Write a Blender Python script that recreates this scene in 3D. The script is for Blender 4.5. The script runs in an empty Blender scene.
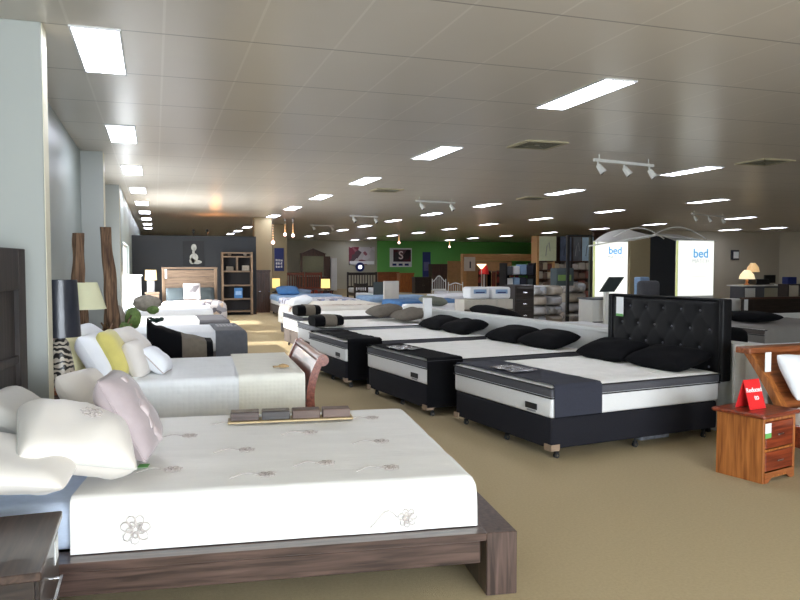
import bpy, bmesh, math, random
from mathutils import Vector, Matrix, Euler, noise
random.seed(7)
SC = bpy.context.scene
COL = SC.collection
pi = math.pi
rad = math.radians
EYE = 1.55
CEIL = 3.143
# ---------------------------------------------------------------- camera
FPX = 740.0
PHI = math.atan((300 - 265) / FPX)
TH = math.atan((400 - 155) * math.cos(PHI) / FPX)
cam_data = bpy.data.cameras.new('camera')
cam = bpy.data.objects.new('camera', cam_data)
COL.objects.link(cam)
cam_data.sensor_width = 36
cam_data.lens = FPX / 800 * 36
cam_data.clip_end = 200
cam.location = (0, 0, EYE)
cam.rotation_euler = (pi / 2 - PHI, 0, -TH)
SC.camera = cam
# ---------------------------------------------------------------- light and exposure
W = bpy.data.worlds.new('world')
SC.world = W
W.use_nodes = True
bg = W.node_tree.nodes['Background']
bg.inputs[0].default_value = (0.80, 0.90, 1.0, 1)
bg.inputs[1].default_value = 3.0
SC.view_settings.view_transform = 'Standard'
SC.view_settings.look = 'None'
SC.view_settings.gamma = 1
SC.view_settings.use_curve_mapping = False
SC.view_settings.exposure = 0.27
PANEL = 15.0        # glow of the ceiling light panels


def area(name, loc, rot, sx, sy, power, col, spread=180):
    d = bpy.data.lights.new(name, 'AREA')
    d.shape = 'RECTANGLE'; d.size = sx; d.size_y = sy; d.energy = power; d.color = col
    d.spread = rad(spread)
    o = bpy.data.objects.new(name, d); COL.objects.link(o)
    o.location = loc; o.rotation_euler = rot
    return o


# daylight entering through the shop front behind the viewer and through the windows of the left wall
area('shopfront_daylight', (0.5, -4.75, 1.45), (rad(112), 0, 0), 9.0, 2.3, 1300, (0.84, 0.92, 1.0))
area('side_window_daylight', (-0.70, 18.9, 1.2), (0, rad(-90), 0), 1.5, 3.6, 260, (0.92, 0.96, 1.0))
area('side_window_daylight_far', (-1.02, 13.55, 1.55), (0, rad(-90), 0), 1.9, 2.6, 25, (0.92, 0.96, 1.0))


sd_ = bpy.data.lights.new('sun', 'SUN'); sd_.energy = 9.0; sd_.angle = rad(1.0); sd_.color = (1.0, 0.95, 0.86)
sun = bpy.data.objects.new('sun', sd_); COL.objects.link(sun)
sun.rotation_euler = Vector((math.cos(rad(30)), 0.03, -math.sin(rad(30)))).to_track_quat('-Z', 'Y').to_euler()


# ---------------------------------------------------------------- measuring helpers (a sight line from the eye cut with a real plane)
_R = Vector((math.cos(TH), -math.sin(TH), 0))
_F = Vector((math.sin(TH) * math.cos(PHI), math.cos(TH) * math.cos(PHI), -math.sin(PHI)))
_U = _R.cross(_F)


def ray(x, y):
    return _F + _R * (x - 400) / FPX - _U * (y - 300) / FPX


def atz(x, y, z):
    d = ray(x, y); return Vector((0, 0, EYE)) + d * ((z - EYE) / d.z)


def aty(x, y, Y):
    d = ray(x, y); return Vector((0, 0, EYE)) + d * (Y / d.y)


def span(x0, y0, x1, y1, Y):
    """X and Z extents of an upright rectangle standing at distance Y"""
    ym = (y0 + y1) / 2
    xm = (x0 + x1) / 2
    return aty(x0, ym, Y).x, aty(x1, ym, Y).x, aty(xm, y1, Y).z, aty(xm, y0, Y).z


# ---------------------------------------------------------------- materials
MATS = {}


def lin(c):
    return tuple(((v / 255) / 12.92 if v / 255 <= 0.04045 else ((v / 255 + 0.055) / 1.055) ** 2.4) for v in c)


def newmat(name):
    m = bpy.data.materials.new(name); m.use_nodes = True
    nt = m.node_tree
    return m, nt, nt.nodes['Principled BSDF']


def mat(name, rgb, rough=0.6, metal=0.0, var=0.08, scale=8.0, stretch=(1, 1, 1), bump=0.0, bscale=60.0, coat=0.0, spec=0.5, trans=0.0, sheen=0.0):
    """colour with soft noise variation, optional grain direction and bump"""
    if name in MATS: return MATS[name]
    m, nt, b = newmat(name)
    c = lin(rgb)
    tc = nt.nodes.new('ShaderNodeTexCoord')
    mp = nt.nodes.new('ShaderNodeMapping'); mp.inputs['Scale'].default_value = stretch
    nt.links.new(tc.outputs['Object'], mp.inputs[0])
    n = nt.nodes.new('ShaderNodeTexNoise'); n.inputs['Scale'].default_value = scale; n.inputs['Detail'].default_value = 4
    nt.links.new(mp.outputs[0], n.inputs['Vector'])
    r = nt.nodes.new('ShaderNodeValToRGB')
    r.color_ramp.elements[0].position = 0.3; r.color_ramp.elements[1].position = 0.7
    r.color_ramp.elements[0].color = tuple(v * (1 - var) for v in c) + (1,)
    r.color_ramp.elements[1].color = tuple(min(1, v * (1 + var)) for v in c) + (1,)
    nt.links.new(n.outputs['Fac'], r.inputs[0])
    nt.links.new(r.outputs[0], b.inputs['Base Color'])
    b.inputs['Roughness'].default_value = rough
    b.inputs['Metallic'].default_value = metal
    b.inputs['Specular IOR Level'].default_value = spec
    b.inputs['Coat Weight'].default_value = coat
    b.inputs['Transmission Weight'].default_value = trans
    b.inputs['Sheen Weight'].default_value = sheen
    if bump:
        n2 = nt.nodes.new('ShaderNodeTexNoise'); n2.inputs['Scale'].default_value = bscale; n2.inputs['Detail'].default_value = 3
        nt.links.new(mp.outputs[0], n2.inputs['Vector'])
        bp = nt.nodes.new('ShaderNodeBump'); bp.inputs['Strength'].default_value = bump; bp.inputs['Distance'].default_value = 0.01
        nt.links.new(n2.outputs['Fac'], bp.inputs['Height'])
        nt.links.new(bp.outputs[0], b.inputs['Normal'])
    MATS[name] = m
    return m


def wood(name, dark, light, rough=0.4, scale=3.0, axis=0, coat=0.0):
    if name in MATS: return MATS[name]
    m, nt, b = newmat(name)
    tc = nt.nodes.new('ShaderNodeTexCoord')
    mp = nt.nodes.new('ShaderNodeMapping')
    s = [14.0, 14.0, 14.0]; s[axis] = 0.9
    mp.inputs['Scale'].default_value = s
    nt.links.new(tc.outputs['Object'], mp.inputs[0])
    n = nt.nodes.new('ShaderNodeTexNoise'); n.inputs['Scale'].default_value = scale; n.inputs['Detail'].default_value = 6
    n.inputs['Distortion'].default_value = 0.6
    nt.links.new(mp.outputs[0], n.inputs['Vector'])
    r = nt.nodes.new('ShaderNodeValToRGB')
    r.color_ramp.elements[0].position = 0.32; r.color_ramp.elements[1].position = 0.68
    r.color_ramp.elements[0].color = lin(dark) + (1,); r.color_ramp.elements[1].color = lin(light) + (1,)
    nt.links.new(n.outputs['Fac'], r.inputs[0])
    nt.links.new(r.outputs[0], b.inputs['Base Color'])
    b.inputs['Roughness'].default_value = rough
    b.inputs['Coat Weight'].default_value = coat
    bp = nt.nodes.new('ShaderNodeBump'); bp.inputs['Strength'].default_value = 0.15; bp.inputs['Distance'].default_value = 0.004
    nt.links.new(n.outputs['Fac'], bp.inputs['Height']); nt.links.new(bp.outputs[0], b.inputs['Normal'])
    MATS[name] = m
    return m


def glow(name, rgb, strength):
    if name in MATS: return MATS[name]
    m, nt, b = newmat(name)
    b.inputs['Base Color'].default_value = tuple(c*0.6 for c in lin(rgb)) + (1,)
    b.inputs['Emission Color'].default_value = lin(rgb) + (1,)
    b.inputs['Emission Strength'].default_value = strength
    MATS[name] = m
    return m


def glass(name, rgb=(255, 255, 255), rough=0.02):
    if name in MATS: return MATS[name]
    m, nt, b = newmat(name)
    nt.nodes.remove(b)
    out = nt.nodes['Material Output']
    tr = nt.nodes.new('ShaderNodeBsdfTransparent'); gl = nt.nodes.new('ShaderNodeBsdfGlossy'); gl.inputs['Roughness'].default_value = rough
    mx = nt.nodes.new('ShaderNodeMixShader'); mx.inputs[0].default_value = 0.08
    nt.links.new(tr.outputs[0], mx.inputs[1]); nt.links.new(gl.outputs[0], mx.inputs[2]); nt.links.new(mx.outputs[0], out.inputs[0])
    MATS[name] = m
    return m


def quilted(name, rgb, cell=0.05, strength=0.6, rough=0.8, var=0.03):
    """white fabric stitched in small cells"""
    if name in MATS: return MATS[name]
    m = mat(name, rgb, rough=rough, var=var)
    nt = m.node_tree; b = nt.nodes['Principled BSDF']
    tc = nt.nodes.new('ShaderNodeTexCoord')
    v = nt.nodes.new('ShaderNodeTexVoronoi'); v.inputs['Scale'].default_value = 1 / cell; v.inputs['Randomness'].default_value = 0.25
    nt.links.new(tc.outputs['Object'], v.inputs['Vector'])
    bp = nt.nodes.new('ShaderNodeBump'); bp.inputs['Strength'].default_value = strength; bp.inputs['Distance'].default_value = 0.012; bp.invert = True
    nt.links.new(v.outputs['Distance'], bp.inputs['Height']); nt.links.new(bp.outputs[0], b.inputs['Normal'])
    return m


def ceiling_mat():
    m, nt, b = newmat('ceiling_tiles')
    tc = nt.nodes.new('ShaderNodeTexCoord')
    sx = nt.nodes.new('ShaderNodeSeparateXYZ'); nt.links.new(tc.outputs['Object'], sx.inputs[0])

    def line(out, size, off, wd):
        a = nt.nodes.new('ShaderNodeMath'); a.operation = 'ADD'; a.inputs[1].default_value = off + 600 * size
        nt.links.new(out, a.inputs[0])
        p = nt.nodes.new('ShaderNodeMath'); p.operation = 'PINGPONG'; p.inputs[1].default_value = size / 2
        nt.links.new(a.outputs[0], p.inputs[0])
        l = nt.nodes.new('ShaderNodeMath'); l.operation = 'LESS_THAN'; l.inputs[1].default_value = wd
        nt.links.new(p.outputs[0], l.inputs[0])
        return l.outputs[0]
    lx = line(sx.outputs['X'], 0.6, 0.52, 0.009)
    ly = line(sx.outputs['Y'], 1.2, -5.44 + 6.0, 0.009)
    mix = nt.nodes.new('ShaderNodeMix'); mix.data_type = 'RGBA'
    n = nt.nodes.new('ShaderNodeTexNoise'); n.inputs['Scale'].default_value = 0.8
    nt.links.new(tc.outputs['Object'], n.inputs['Vector'])
    r = nt.nodes.new('ShaderNodeValToRGB')
    r.color_ramp.elements[0].color = lin((196, 188, 176)) + (1,); r.color_ramp.elements[1].color = lin((206, 198, 186)) + (1,)
    nt.links.new(n.outputs['Fac'], r.inputs[0])
    nt.links.new(r.outputs[0], mix.inputs[6]); mix.inputs[7].default_value = lin((213, 206, 195)) + (1,)
    nt.links.new(lx, mix.inputs[0])
    mix2 = nt.nodes.new('ShaderNodeMix'); mix2.data_type = 'RGBA'
    nt.links.new(mix.outputs[2], mix2.inputs[6]); mix2.inputs[7].default_value = lin((140, 132, 122)) + (1,)
    nt.links.new(ly, mix2.inputs[0])
    nt.links.new(mix2.outputs[2], b.inputs['Base Color'])
    b.inputs['Roughness'].default_value = 0.28
    b.inputs['Specular IOR Level'].default_value = 0.45
    n3 = nt.nodes.new('ShaderNodeTexNoise'); n3.inputs['Scale'].default_value = 2.2
    nt.links.new(tc.outputs['Object'], n3.inputs['Vector'])
    bp = nt.nodes.new('ShaderNodeBump'); bp.inputs['Strength'].default_value = 0.12; bp.inputs['Distance'].default_value = 0.02
    nt.links.new(n3.outputs['Fac'], bp.inputs['Height']); nt.links.new(bp.outputs[0], b.inputs['Normal'])
    return m


def stripes(name, c0, c1, scale, direction='DIAGONAL', kind='BANDS', distortion=2.0, rough=0.3):
    if name in MATS: return MATS[name]
    m, nt, b = newmat(name)
    tc = nt.nodes.new('ShaderNodeTexCoord')
    w = nt.nodes.new('ShaderNodeTexWave'); w.wave_type = kind
    if kind == 'BANDS': w.bands_direction = direction
    w.inputs['Scale'].default_value = scale; w.inputs['Distortion'].default_value = distortion; w.inputs['Detail Scale'].default_value = 1.5
    nt.links.new(tc.outputs['Object'], w.inputs['Vector'])
    r = nt.nodes.new('ShaderNodeValToRGB'); r.color_ramp.elements[0].position = 0.46; r.color_ramp.elements[1].position = 0.54
    r.color_ramp.elements[0].color = lin(c0) + (1,); r.color_ramp.elements[1].color = lin(c1) + (1,)
    nt.links.new(w.outputs['Fac'], r.inputs[0]); nt.links.new(r.outputs[0], b.inputs['Base Color'])
    b.inputs['Roughness'].default_value = rough
    MATS[name] = m
    return m


def blotch(name, cols, scale, rough=0.8, bump=0.0):
    """printed fabric or packed goods: patches of several colours"""
    if name in MATS: return MATS[name]
    m, nt, b = newmat(name)
    tc = nt.nodes.new('ShaderNodeTexCoord')
    v = nt.nodes.new('ShaderNodeTexVoronoi'); v.inputs['Scale'].default_value = scale
    nt.links.new(tc.outputs['Object'], v.inputs['Vector'])
    s = nt.nodes.new('ShaderNodeSeparateXYZ'); nt.links.new(v.outputs['Color'], s.inputs[0])
    r = nt.nodes.new('ShaderNodeValToRGB'); r.color_ramp.interpolation = 'CONSTANT'
    els = r.color_ramp.elements
    els[0].position = 0; els[0].color = lin(cols[0]) + (1,)
    els[1].position = 1 / len(cols); els[1].color = lin(cols[1]) + (1,)
    for i in range(2, len(cols)):
        e = els.new(i / len(cols)); e.color = lin(cols[i]) + (1,)
    nt.links.new(s.outputs[0], r.inputs[0]); nt.links.new(r.outputs[0], b.inputs['Base Color'])
    b.inputs['Roughness'].default_value = rough
    MATS[name] = m
    return m


M_CARPET = mat('carpet_beige', (184, 167, 134), rough=0.95, var=0.05, scale=60.0, bump=0.6, bscale=220, spec=0.1)
_nt = M_CARPET.node_tree
M_WALL = mat('wall_paint', (160, 163, 158), rough=0.55, var=0.015, scale=1)
M_WALLBLUE = mat('wall_paint_recess', (158, 168, 164), rough=0.4, var=0.03, scale=1)
M_CREAM = mat('cream_trim', (225, 220, 196), rough=0.5, var=0.02)
M_OLIVE = mat('wall_olive_grey', (186, 182, 164), rough=0.8, var=0.03, scale=1)
M_RWALL = mat('wall_warm_grey', (180, 172, 155), rough=0.8, var=0.03, scale=1)
M_GREEN = mat('wall_green', (112, 190, 96), rough=0.75, var=0.03, scale=1)
M_SLATE = mat('slate_black_paint', (40, 43, 48), rough=0.7, var=0.06, scale=1)
M_BEIGE = mat('beige_paint', (158, 144, 112), rough=0.7, var=0.02)
M_CEIL = ceiling_mat()
M_WHITE = mat('white_paint', (232, 232, 230), rough=0.4, var=0.02)
M_PART = mat('low_wall_white', (226, 227, 225), rough=0.5, var=0.02)
M_DKWOOD = wood('dark_walnut', (44, 32, 28), (92, 72, 64), rough=0.32, axis=0, coat=0.25)
M_DKWOODY = wood('dark_walnut_cross', (40, 30, 26), (84, 66, 58), rough=0.32, axis=1, coat=0.25)
M_DKWOODZ = wood('dark_walnut_upright', (28, 23, 21), (58, 49, 45), rough=0.6, axis=2, coat=0.0)
M_ESP = wood('espresso_wood', (30, 24, 22), (56, 46, 42), rough=0.35, axis=0, coat=0.3)
M_CHERRY = wood('cherry_wood', (108, 52, 38), (160, 88, 66), rough=0.3, axis=1, coat=0.4)
M_HONEY = wood('honey_timber', (128, 70, 30), (186, 116, 58), rough=0.4, axis=2, coat=0.2)
M_HONEYX = wood('honey_timber_cross', (120, 64, 32), (170, 100, 56), rough=0.35, axis=0, coat=0.3)
M_REDWOOD = wood('red_stained_timber', (96, 38, 22), (150, 68, 38), rough=0.35, axis=0, coat=0.3)
M_OAK = wood('weathered_oak', (96, 78, 62), (142, 118, 96), rough=0.6, axis=0)
M_OAKZ = wood('weathered_oak_upright', (110, 88, 68), (152, 126, 100), rough=0.6, axis=2)
M_BLOND = wood('blond_timber', (176, 128, 78), (206, 160, 106), rough=0.5, axis=0)
M_BROWN = wood('brown_timber', (60, 40, 32), (92, 64, 50), rough=0.4, axis=2)
M_BARK = wood('driftwood', (62, 42, 32), (138, 108, 82), rough=0.9, axis=2)
M_CREAMF = mat('cream_satin', (222, 215, 207), rough=0.55, var=0.02, bump=0.12, bscale=9, sheen=0.3)
M_COVER = mat('ivory_quilt_fabric', (238, 236, 231), rough=0.5, var=0.02, scale=3, stretch=(1, 5, 1), bump=0.25, bscale=7, sheen=0.2)
M_EMB = mat('grey_embroidery', (196, 186, 182), rough=0.8, var=0.15, scale=60)
M_BLUESHEET = mat('pale_blue_sheet', (206, 219, 240), rough=0.8, var=0.04, scale=30, stretch=(1, 1, 5))
M_GREYSHEET = mat('greige_pillow_fabric', (204, 202, 196), rough=0.8, var=0.03, bump=0.1, bscale=12)
M_MAUVE = mat('mauve_fabric', (172, 158, 160), rough=0.7, var=0.06, scale=12, bump=0.15, bscale=40, sheen=0.3)
M_PINKISH = mat('pale_mauve_applique', (198, 184, 184), rough=0.6, var=0.06, bump=0.2)
M_YELLOW = mat('yellow_velvet', (212, 200, 112), rough=0.8, var=0.08, sheen=0.4)
M_PALEYEL = mat('pale_yellow_fabric', (226, 220, 176), rough=0.8, var=0.04)
M_CREAMTHROW = quilted('cream_throw', (242, 240, 228), 0.035, 0.25)
M_WQUILT = quilted('white_waffle_quilt', (240, 242, 242), 0.045, 0.4)
M_WFAB = mat('white_cotton', (236, 238, 242), rough=0.8, var=0.02, bump=0.12, bscale=10)
M_TOP = quilted('mattress_top_knit', (246, 245, 240), 0.11, 0.5)
M_PANEL = mat('mattress_side_knit', (226, 226, 226), rough=0.7, var=0.03, scale=30, stretch=(1, 1, 8), bump=0.15)
M_BORDER = mat('charcoal_border_mesh', (80, 80, 86), rough=0.85, var=0.12, scale=180)
M_BASE = mat('charcoal_upholstery', (32, 32, 38), spec=0.2, rough=0.9, var=0.12, scale=90, bump=0.2, bscale=200)
M_BASEGREY = mat('grey_brown_upholstery', (88, 80, 76), rough=0.9, var=0.12, scale=90)
M_PIPING = mat('black_piping', (26, 26, 30), rough=0.6, var=0.05)
M_NAVY = mat('slate_blue_cover', (46, 48, 60), rough=0.9, var=0.08, scale=60)
M_BLACKF = mat('black_fabric', (12, 12, 15), rough=0.95, spec=0.15, var=0.15, scale=40, bump=0.2, bscale=90)
M_BLACKL = mat('black_leather', (10, 10, 13), spec=0.3, rough=0.55, var=0.1, scale=20)
M_TAUPE = mat('taupe_fabric', (108, 99, 87), rough=0.8, var=0.08, scale=20)
M_TAUPED = mat('dark_taupe_pillow', (98, 90, 80), rough=0.8, var=0.08, scale=20)
M_GREYC = mat('mid_grey_cover', (96, 98, 104), rough=0.85, var=0.08, scale=20)
M_GUARD = mat('brown_plastic_guard', (150, 128, 108), rough=0.5, var=0.05)
M_CHROME = mat('chrome', (210, 210, 215), rough=0.2, metal=1.0, var=0.02)
M_BLKPL = mat('black_plastic', (20, 20, 22), rough=0.35, var=0.05)
M_RUBBER = mat('caster_rubber', (38, 38, 40), rough=0.6, var=0.05)
M_PAPER = mat('paper', (240, 242, 242), rough=0.6, var=0.02)
M_GREENP = mat('green_print', (110, 178, 96), rough=0.6, var=0.02)
M_RED = mat('red_card', (226, 44, 46), rough=0.45, var=0.04)
M_TEXTW = mat('white_print', (255, 240, 240), rough=0.6, var=0.0)
M_TEXTB = glow('backlit_blue_letter', (84, 160, 214), 0.75)
M_TEXTGL = glow('backlit_grey_letter', (176, 180, 186), 0.7)
M_TEXTG = mat('grey_print', (150, 150, 155), rough=0.6, var=0.0)
M_TEXTD = mat('dark_print', (50, 50, 60), rough=0.6, var=0.0)
M_BLUE = mat('blue_fabric', (66, 116, 170), rough=0.7, var=0.12)
M_PALEBLUE = mat('pale_blue_fabric', (140, 170, 205), rough=0.8, var=0.1, scale=15)
M_BLUEDK = mat('dark_blue_print', (34, 48, 110), rough=0.6, var=0.1)
M_ZEBRA = stripes('zebra_ceramic', (26, 22, 22), (190, 180, 165), 7.0, 'Z', 'BANDS', 11.0, 0.3)
M_SHADEBLK = mat('black_glossy_shade', (44, 46, 54), rough=0.3, var=0.15, scale=30, stretch=(1, 1, 0.2), bump=.15, bscale=40)
M_SHADECR = mat('cream_lamp_shade', (226, 224, 186), rough=0.8, var=0.03)
M_SHADELIT = glow('lit_cream_shade', (255, 226, 140), 1.0)
M_SHADETAN = glow('lit_tan_shade', (226, 192, 130), 0.55)
M_LIGHT = glow('light_panel_diffuser', (236, 240, 255), PANEL)
M_FRAME = mat('light_frame', (214, 214, 214), rough=0.4, var=0.02)
M_VENT = mat('vent_beige', (170, 160, 130), rough=0.6, var=0.03)
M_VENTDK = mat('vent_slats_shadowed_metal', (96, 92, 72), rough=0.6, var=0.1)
M_SIGNLIT = glow('backlit_sign_face', (246, 248, 240), 0.85)
M_SIGNEDGE = glow('backlit_sign_edge', (214, 222, 150), 0.5)
M_SAIL = mat('grey_sailcloth', (196, 194, 190), rough=0.8, var=0.03)
M_GREENLEAF = mat('leaf_green', (96, 120, 62), rough=0.7, var=0.25, scale=30, bump=0.5, bscale=60)
M_STONE = mat('stone_sculpture', (150, 142, 130), rough=0.9, var=0.2, scale=20, bump=0.5, bscale=40)
M_WRAP = blotch('shrink_wrapped_goods', [(176, 172, 172), (200, 198, 200), (150, 148, 146), (186, 176, 168), (168, 172, 180)], 7.0, 0.25)
M_BAGS = blotch('packed_linen', [(110, 96, 84), (150, 140, 126), (84, 62, 50), (126, 116, 108), (60, 52, 48)], 9.0, 0.5)
M_PATCH = blotch('patterned_quilt', [(190, 192, 205), (214, 214, 220), (150, 158, 190), (226, 222, 222), (120, 118, 130)], 9.0, 0.8)
M_FLORAL = blotch('floral_quilt', [(232, 230, 230), (226, 200, 180), (240, 238, 238), (214, 214, 216), (236, 220, 200)], 7.0, 0.8)
M_REDGOODS = blotch('red_goods', [(110, 34, 34), (60, 28, 30), (150, 60, 50), (50, 40, 60), (40, 26, 26)], 5.0, 0.7)
M_POSTER = blotch('poster_red_print', [(190, 184, 184), (120, 44, 60), (206, 200, 202), (80, 60, 66), (150, 90, 100)], 2.6, 0.6)
M_MIRROR = mat('mirror_glass', (170, 168, 140), rough=0.15, metal=0.6, var=0.03)
M_GLASS = glass('window_glass')
M_WHMETAL = mat('white_enamel', (225, 225, 220), rough=0.35, var=0.02)
M_PALECARD = mat('pale_carton', (206, 200, 190), rough=0.7, var=0.05)


# ---------------------------------------------------------------- mesh builder
class MB:
    def __init__(s):
        s.v = []; s.f = []; s.m = []; s.sm = []

    def add(s, verts, faces, mi=0, smooth=False, M=None):
        o = len(s.v)
        s.v += [tuple(M @ Vector(p)) if M else tuple(p) for p in verts]
        s.f += [tuple(i + o for i in f) for f in faces]
        s.m += [mi] * len(faces); s.sm += [smooth] * len(faces)
        return s

    def box(s, x0, y0, z0, x1, y1, z1, mi=0, M=None, b=0.0):
        if b <= 0:
            v = [(x0, y0, z0), (x1, y0, z0), (x1, y1, z0), (x0, y1, z0), (x0, y0, z1), (x1, y0, z1), (x1, y1, z1), (x0, y1, z1)]
            f = [(0, 3, 2, 1), (4, 5, 6, 7), (0, 1, 5, 4), (1, 2, 6, 5), (2, 3, 7, 6), (3, 0, 4, 7)]
            return s.add(v, f, mi, False, M)
        bm = bmesh.new()
        bmesh.ops.create_cube(bm, size=1)
        for q in bm.verts:
            q.co = Vector(((x0 + x1) / 2 + q.co.x * (x1 - x0), (y0 + y1) / 2 + q.co.y * (y1 - y0), (z0 + z1) / 2 + q.co.z * (z1 - z0)))
        b = min(b, abs(x1 - x0) * .49, abs(y1 - y0) * .49, abs(z1 - z0) * .49)
        bmesh.ops.bevel(bm, geom=bm.edges[:], offset=b, segments=3 if b > 0.012 else 1, affect='EDGES', profile=0.5)
        bm.verts.index_update()
        s.add([q.co.copy() for q in bm.verts], [[q.index for q in f.verts] for f in bm.faces], mi, b > 0.012, M)
        bm.free()
        return s

    def cyl(s, p0, p1, r0, r1=None, n=12, mi=0, caps=True, M=None):
        r1 = r0 if r1 is None else r1
        p0 = Vector(p0); p1 = Vector(p1); d = (p1 - p0).normalized()
        a = d.orthogonal().normalized(); b = d.cross(a)
        v = []
        for p, r in ((p0, r0), (p1, r1)):
            for i in range(n):
                t = 2 * pi * i / n
                v.append(p + a * r * math.cos(t) + b * r * math.sin(t))
        f = [(i, (i + 1) % n, n + (i + 1) % n, n + i) for i in range(n)]
        s.add(v, f, mi, True, M)
        if caps:
            s.add(v[:n], [tuple(range(n))[::-1]], mi, False, M); s.add(v[n:], [tuple(range(n))], mi, False, M)
        return s

    def tube(s, pts, r, n=8, mi=0, M=None):
        pts = [Vector(p) for p in pts]; v = []
        up = None
        for i, p in enumerate(pts):
            d = (pts[min(i + 1, len(pts) - 1)] - pts[max(i - 1, 0)]).normalized()
            if up is None: up = d.orthogonal().normalized()
            a = (up - d * up.dot(d)).normalized(); up = a; b = d.cross(a)
            rr = r[i] if isinstance(r, (list, tuple)) else r
            for k in range(n):
                t = 2 * pi * k / n
                v.append(p + a * rr * math.cos(t) + b * rr * math.sin(t))
        f = []
        for i in range(len(pts) - 1):
            for k in range(n):
                f.append((i * n + k, i * n + (k + 1) % n, (i + 1) * n + (k + 1) % n, (i + 1) * n + k))
        f.append(tuple(range(n))[::-1]); f.append(tuple((len(pts) - 1) * n + k for k in range(n)))
        return s.add(v, f, mi, True, M)

    def lathe(s, prof, n=24, mi=0, M=None, cap=True):
        v = []; f = []
        for (r, z) in prof:
            for k in range(n):
                t = 2 * pi * k / n; v.append((r * math.cos(t), r * math.sin(t), z))
        for i in range(len(prof) - 1):
            for k in range(n):
                f.append((i * n + k, i * n + (k + 1) % n, (i + 1) * n + (k + 1) % n, (i + 1) * n + k))
        if cap:
            f.append(tuple(range(n))[::-1]); f.append(tuple((len(prof) - 1) * n + k for k in range(n)))
        return s.add(v, f, mi, True, M)

    def prism(s, poly, axis, a0, a1, mi=0, M=None, smooth=False):
        """poly in the two other axes, extruded along axis"""
        def P(u, w, a):
            return {0: (a, u, w), 1: (u, a, w), 2: (u, w, a)}[axis]
        n = len(poly)
        v = [P(u, w, a0) for u, w in poly] + [P(u, w, a1) for u, w in poly]
        s.add(v, [(i, (i + 1) % n, n + (i + 1) % n, n + i) for i in range(n)], mi, smooth, M)
        s.add(v, [tuple(range(n))[::-1], tuple(range(n, 2 * n))], mi, False, M)
        return s

    def grid(s, fn, nu, nv, mi=0, M=None, smooth=True, th=0.0):
        v = [fn(i / nu, j / nv) for i in range(nu + 1) for j in range(nv + 1)]
        k = nv + 1
        f = [(i * k + j, (i + 1) * k + j, (i + 1) * k + j + 1, i * k + j + 1) for i in range(nu) for j in range(nv)]
        return s.add(v, f, mi, smooth, M)

    def build(s, name, mats, parent=None, loc=None, rot=None):
        me = bpy.data.meshes.new(name)
        me.from_pydata(s.v, [], s.f)
        if not isinstance(mats, (list, tuple)): mats = [mats]
        for m in mats: me.materials.append(m)
        for i, p in enumerate(me.polygons):
            p.material_index = s.m[i]; p.use_smooth = s.sm[i]
        bm = bmesh.new(); bm.from_mesh(me)
        bmesh.ops.recalc_face_normals(bm, faces=bm.faces[:])
        bm.to_mesh(me); bm.free()
        o = bpy.data.objects.new(name, me); COL.objects.link(o)
        if parent: o.parent = parent
        if loc is not None: o.location = loc
        if rot is not None: o.rotation_euler = rot
        return o


def tag(o, label, cat, group=None, kind=None):
    o['label'] = label; o['category'] = cat
    if group: o['group'] = group
    if kind: o['kind'] = kind
    return o


def struct(o):
    o['kind'] = 'structure'; return o


def thing(name, label, cat, loc=(0, 0, 0), rz=0.0, group=None):
    o = bpy.data.objects.new(name, None); COL.objects.link(o)
    o.location = loc; o.rotation_euler = (0, 0, rz); o.empty_display_size = 0.1
    return tag(o, label, cat, group)


def dup(root, loc, rz=None, label=None, group=None):
    def cp(o, par):
        c = o.copy(); COL.objects.link(c)
        if par: c.parent = par
        for ch in [x for x in bpy.data.objects if x.parent == o]: cp(ch, c)
        return c
    r = cp(root, None)
    r.location = loc
    if rz is not None: r.rotation_euler = (0, 0, rz)
    if label: r['label'] = label
    if group: r['group'] = group
    return r


def text(body, size, m, parent, loc, rot, name='lettering', ext=0.002, align='CENTER', bold=0.0):
    cu = bpy.data.curves.new('t', 'FONT'); cu.body = body; cu.size = size; cu.extrude = ext; cu.align_x = align; cu.align_y = 'CENTER'; cu.offset = bold
    t = bpy.data.objects.new('t', cu); COL.objects.link(t)
    dg = bpy.context.evaluated_depsgraph_get(); dg.update()
    me = bpy.data.meshes.new_from_object(t.evaluated_get(dg))
    bpy.data.objects.remove(t); bpy.data.curves.remove(cu)
    me.materials.clear(); me.materials.append(m); me.name = name
    o = bpy.data.objects.new(name, me); COL.objects.link(o); o.parent = parent; o.location = loc; o.rotation_euler = rot
    return o


# ---------------------------------------------------------------- soft goods
def pillow_mb(w, h, t, seed=0, wr=0.012, mi=0, flange=0.0):
    """plump pillow lying in its x-y plane, thickness along z"""
    mb = MB(); off = Vector((seed * 7.3, seed * 3.1, 0))

    def side(sg):
        def fn(a, b):
            u = math.sin((a * 2 - 1) * pi / 2); v = math.sin((b * 2 - 1) * pi / 2)
            x = w / 2 * u * (1 - 0.035 * (1 - v * v) * abs(u) ** 3 - .045 * u ** 6 * v ** 6); y = h / 2 * v * (1 - 0.04 * (1 - u * u) * abs(v) ** 3 - .045 * v ** 6 * u ** 6)
            k = max(0, (1 - u ** 4)) ** 0.55 * max(0, (1 - v ** 4)) ** 0.55
            z = sg * t / 2 * k
            n = noise.noise(Vector((x * 5, y * 5, sg)) + off) + 0.5 * noise.noise(Vector((x * 14, y * 5, sg * 2)) + off)
            return (x, y, z + wr * n * k ** 0.5 + wr * .6 * noise.noise(Vector((x * 4, y * 4, 9)) + off))
        return fn
    mb.grid(side(1), 22, 22, mi); mb.grid(side(-1), 22, 22, mi)
    return mb


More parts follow.
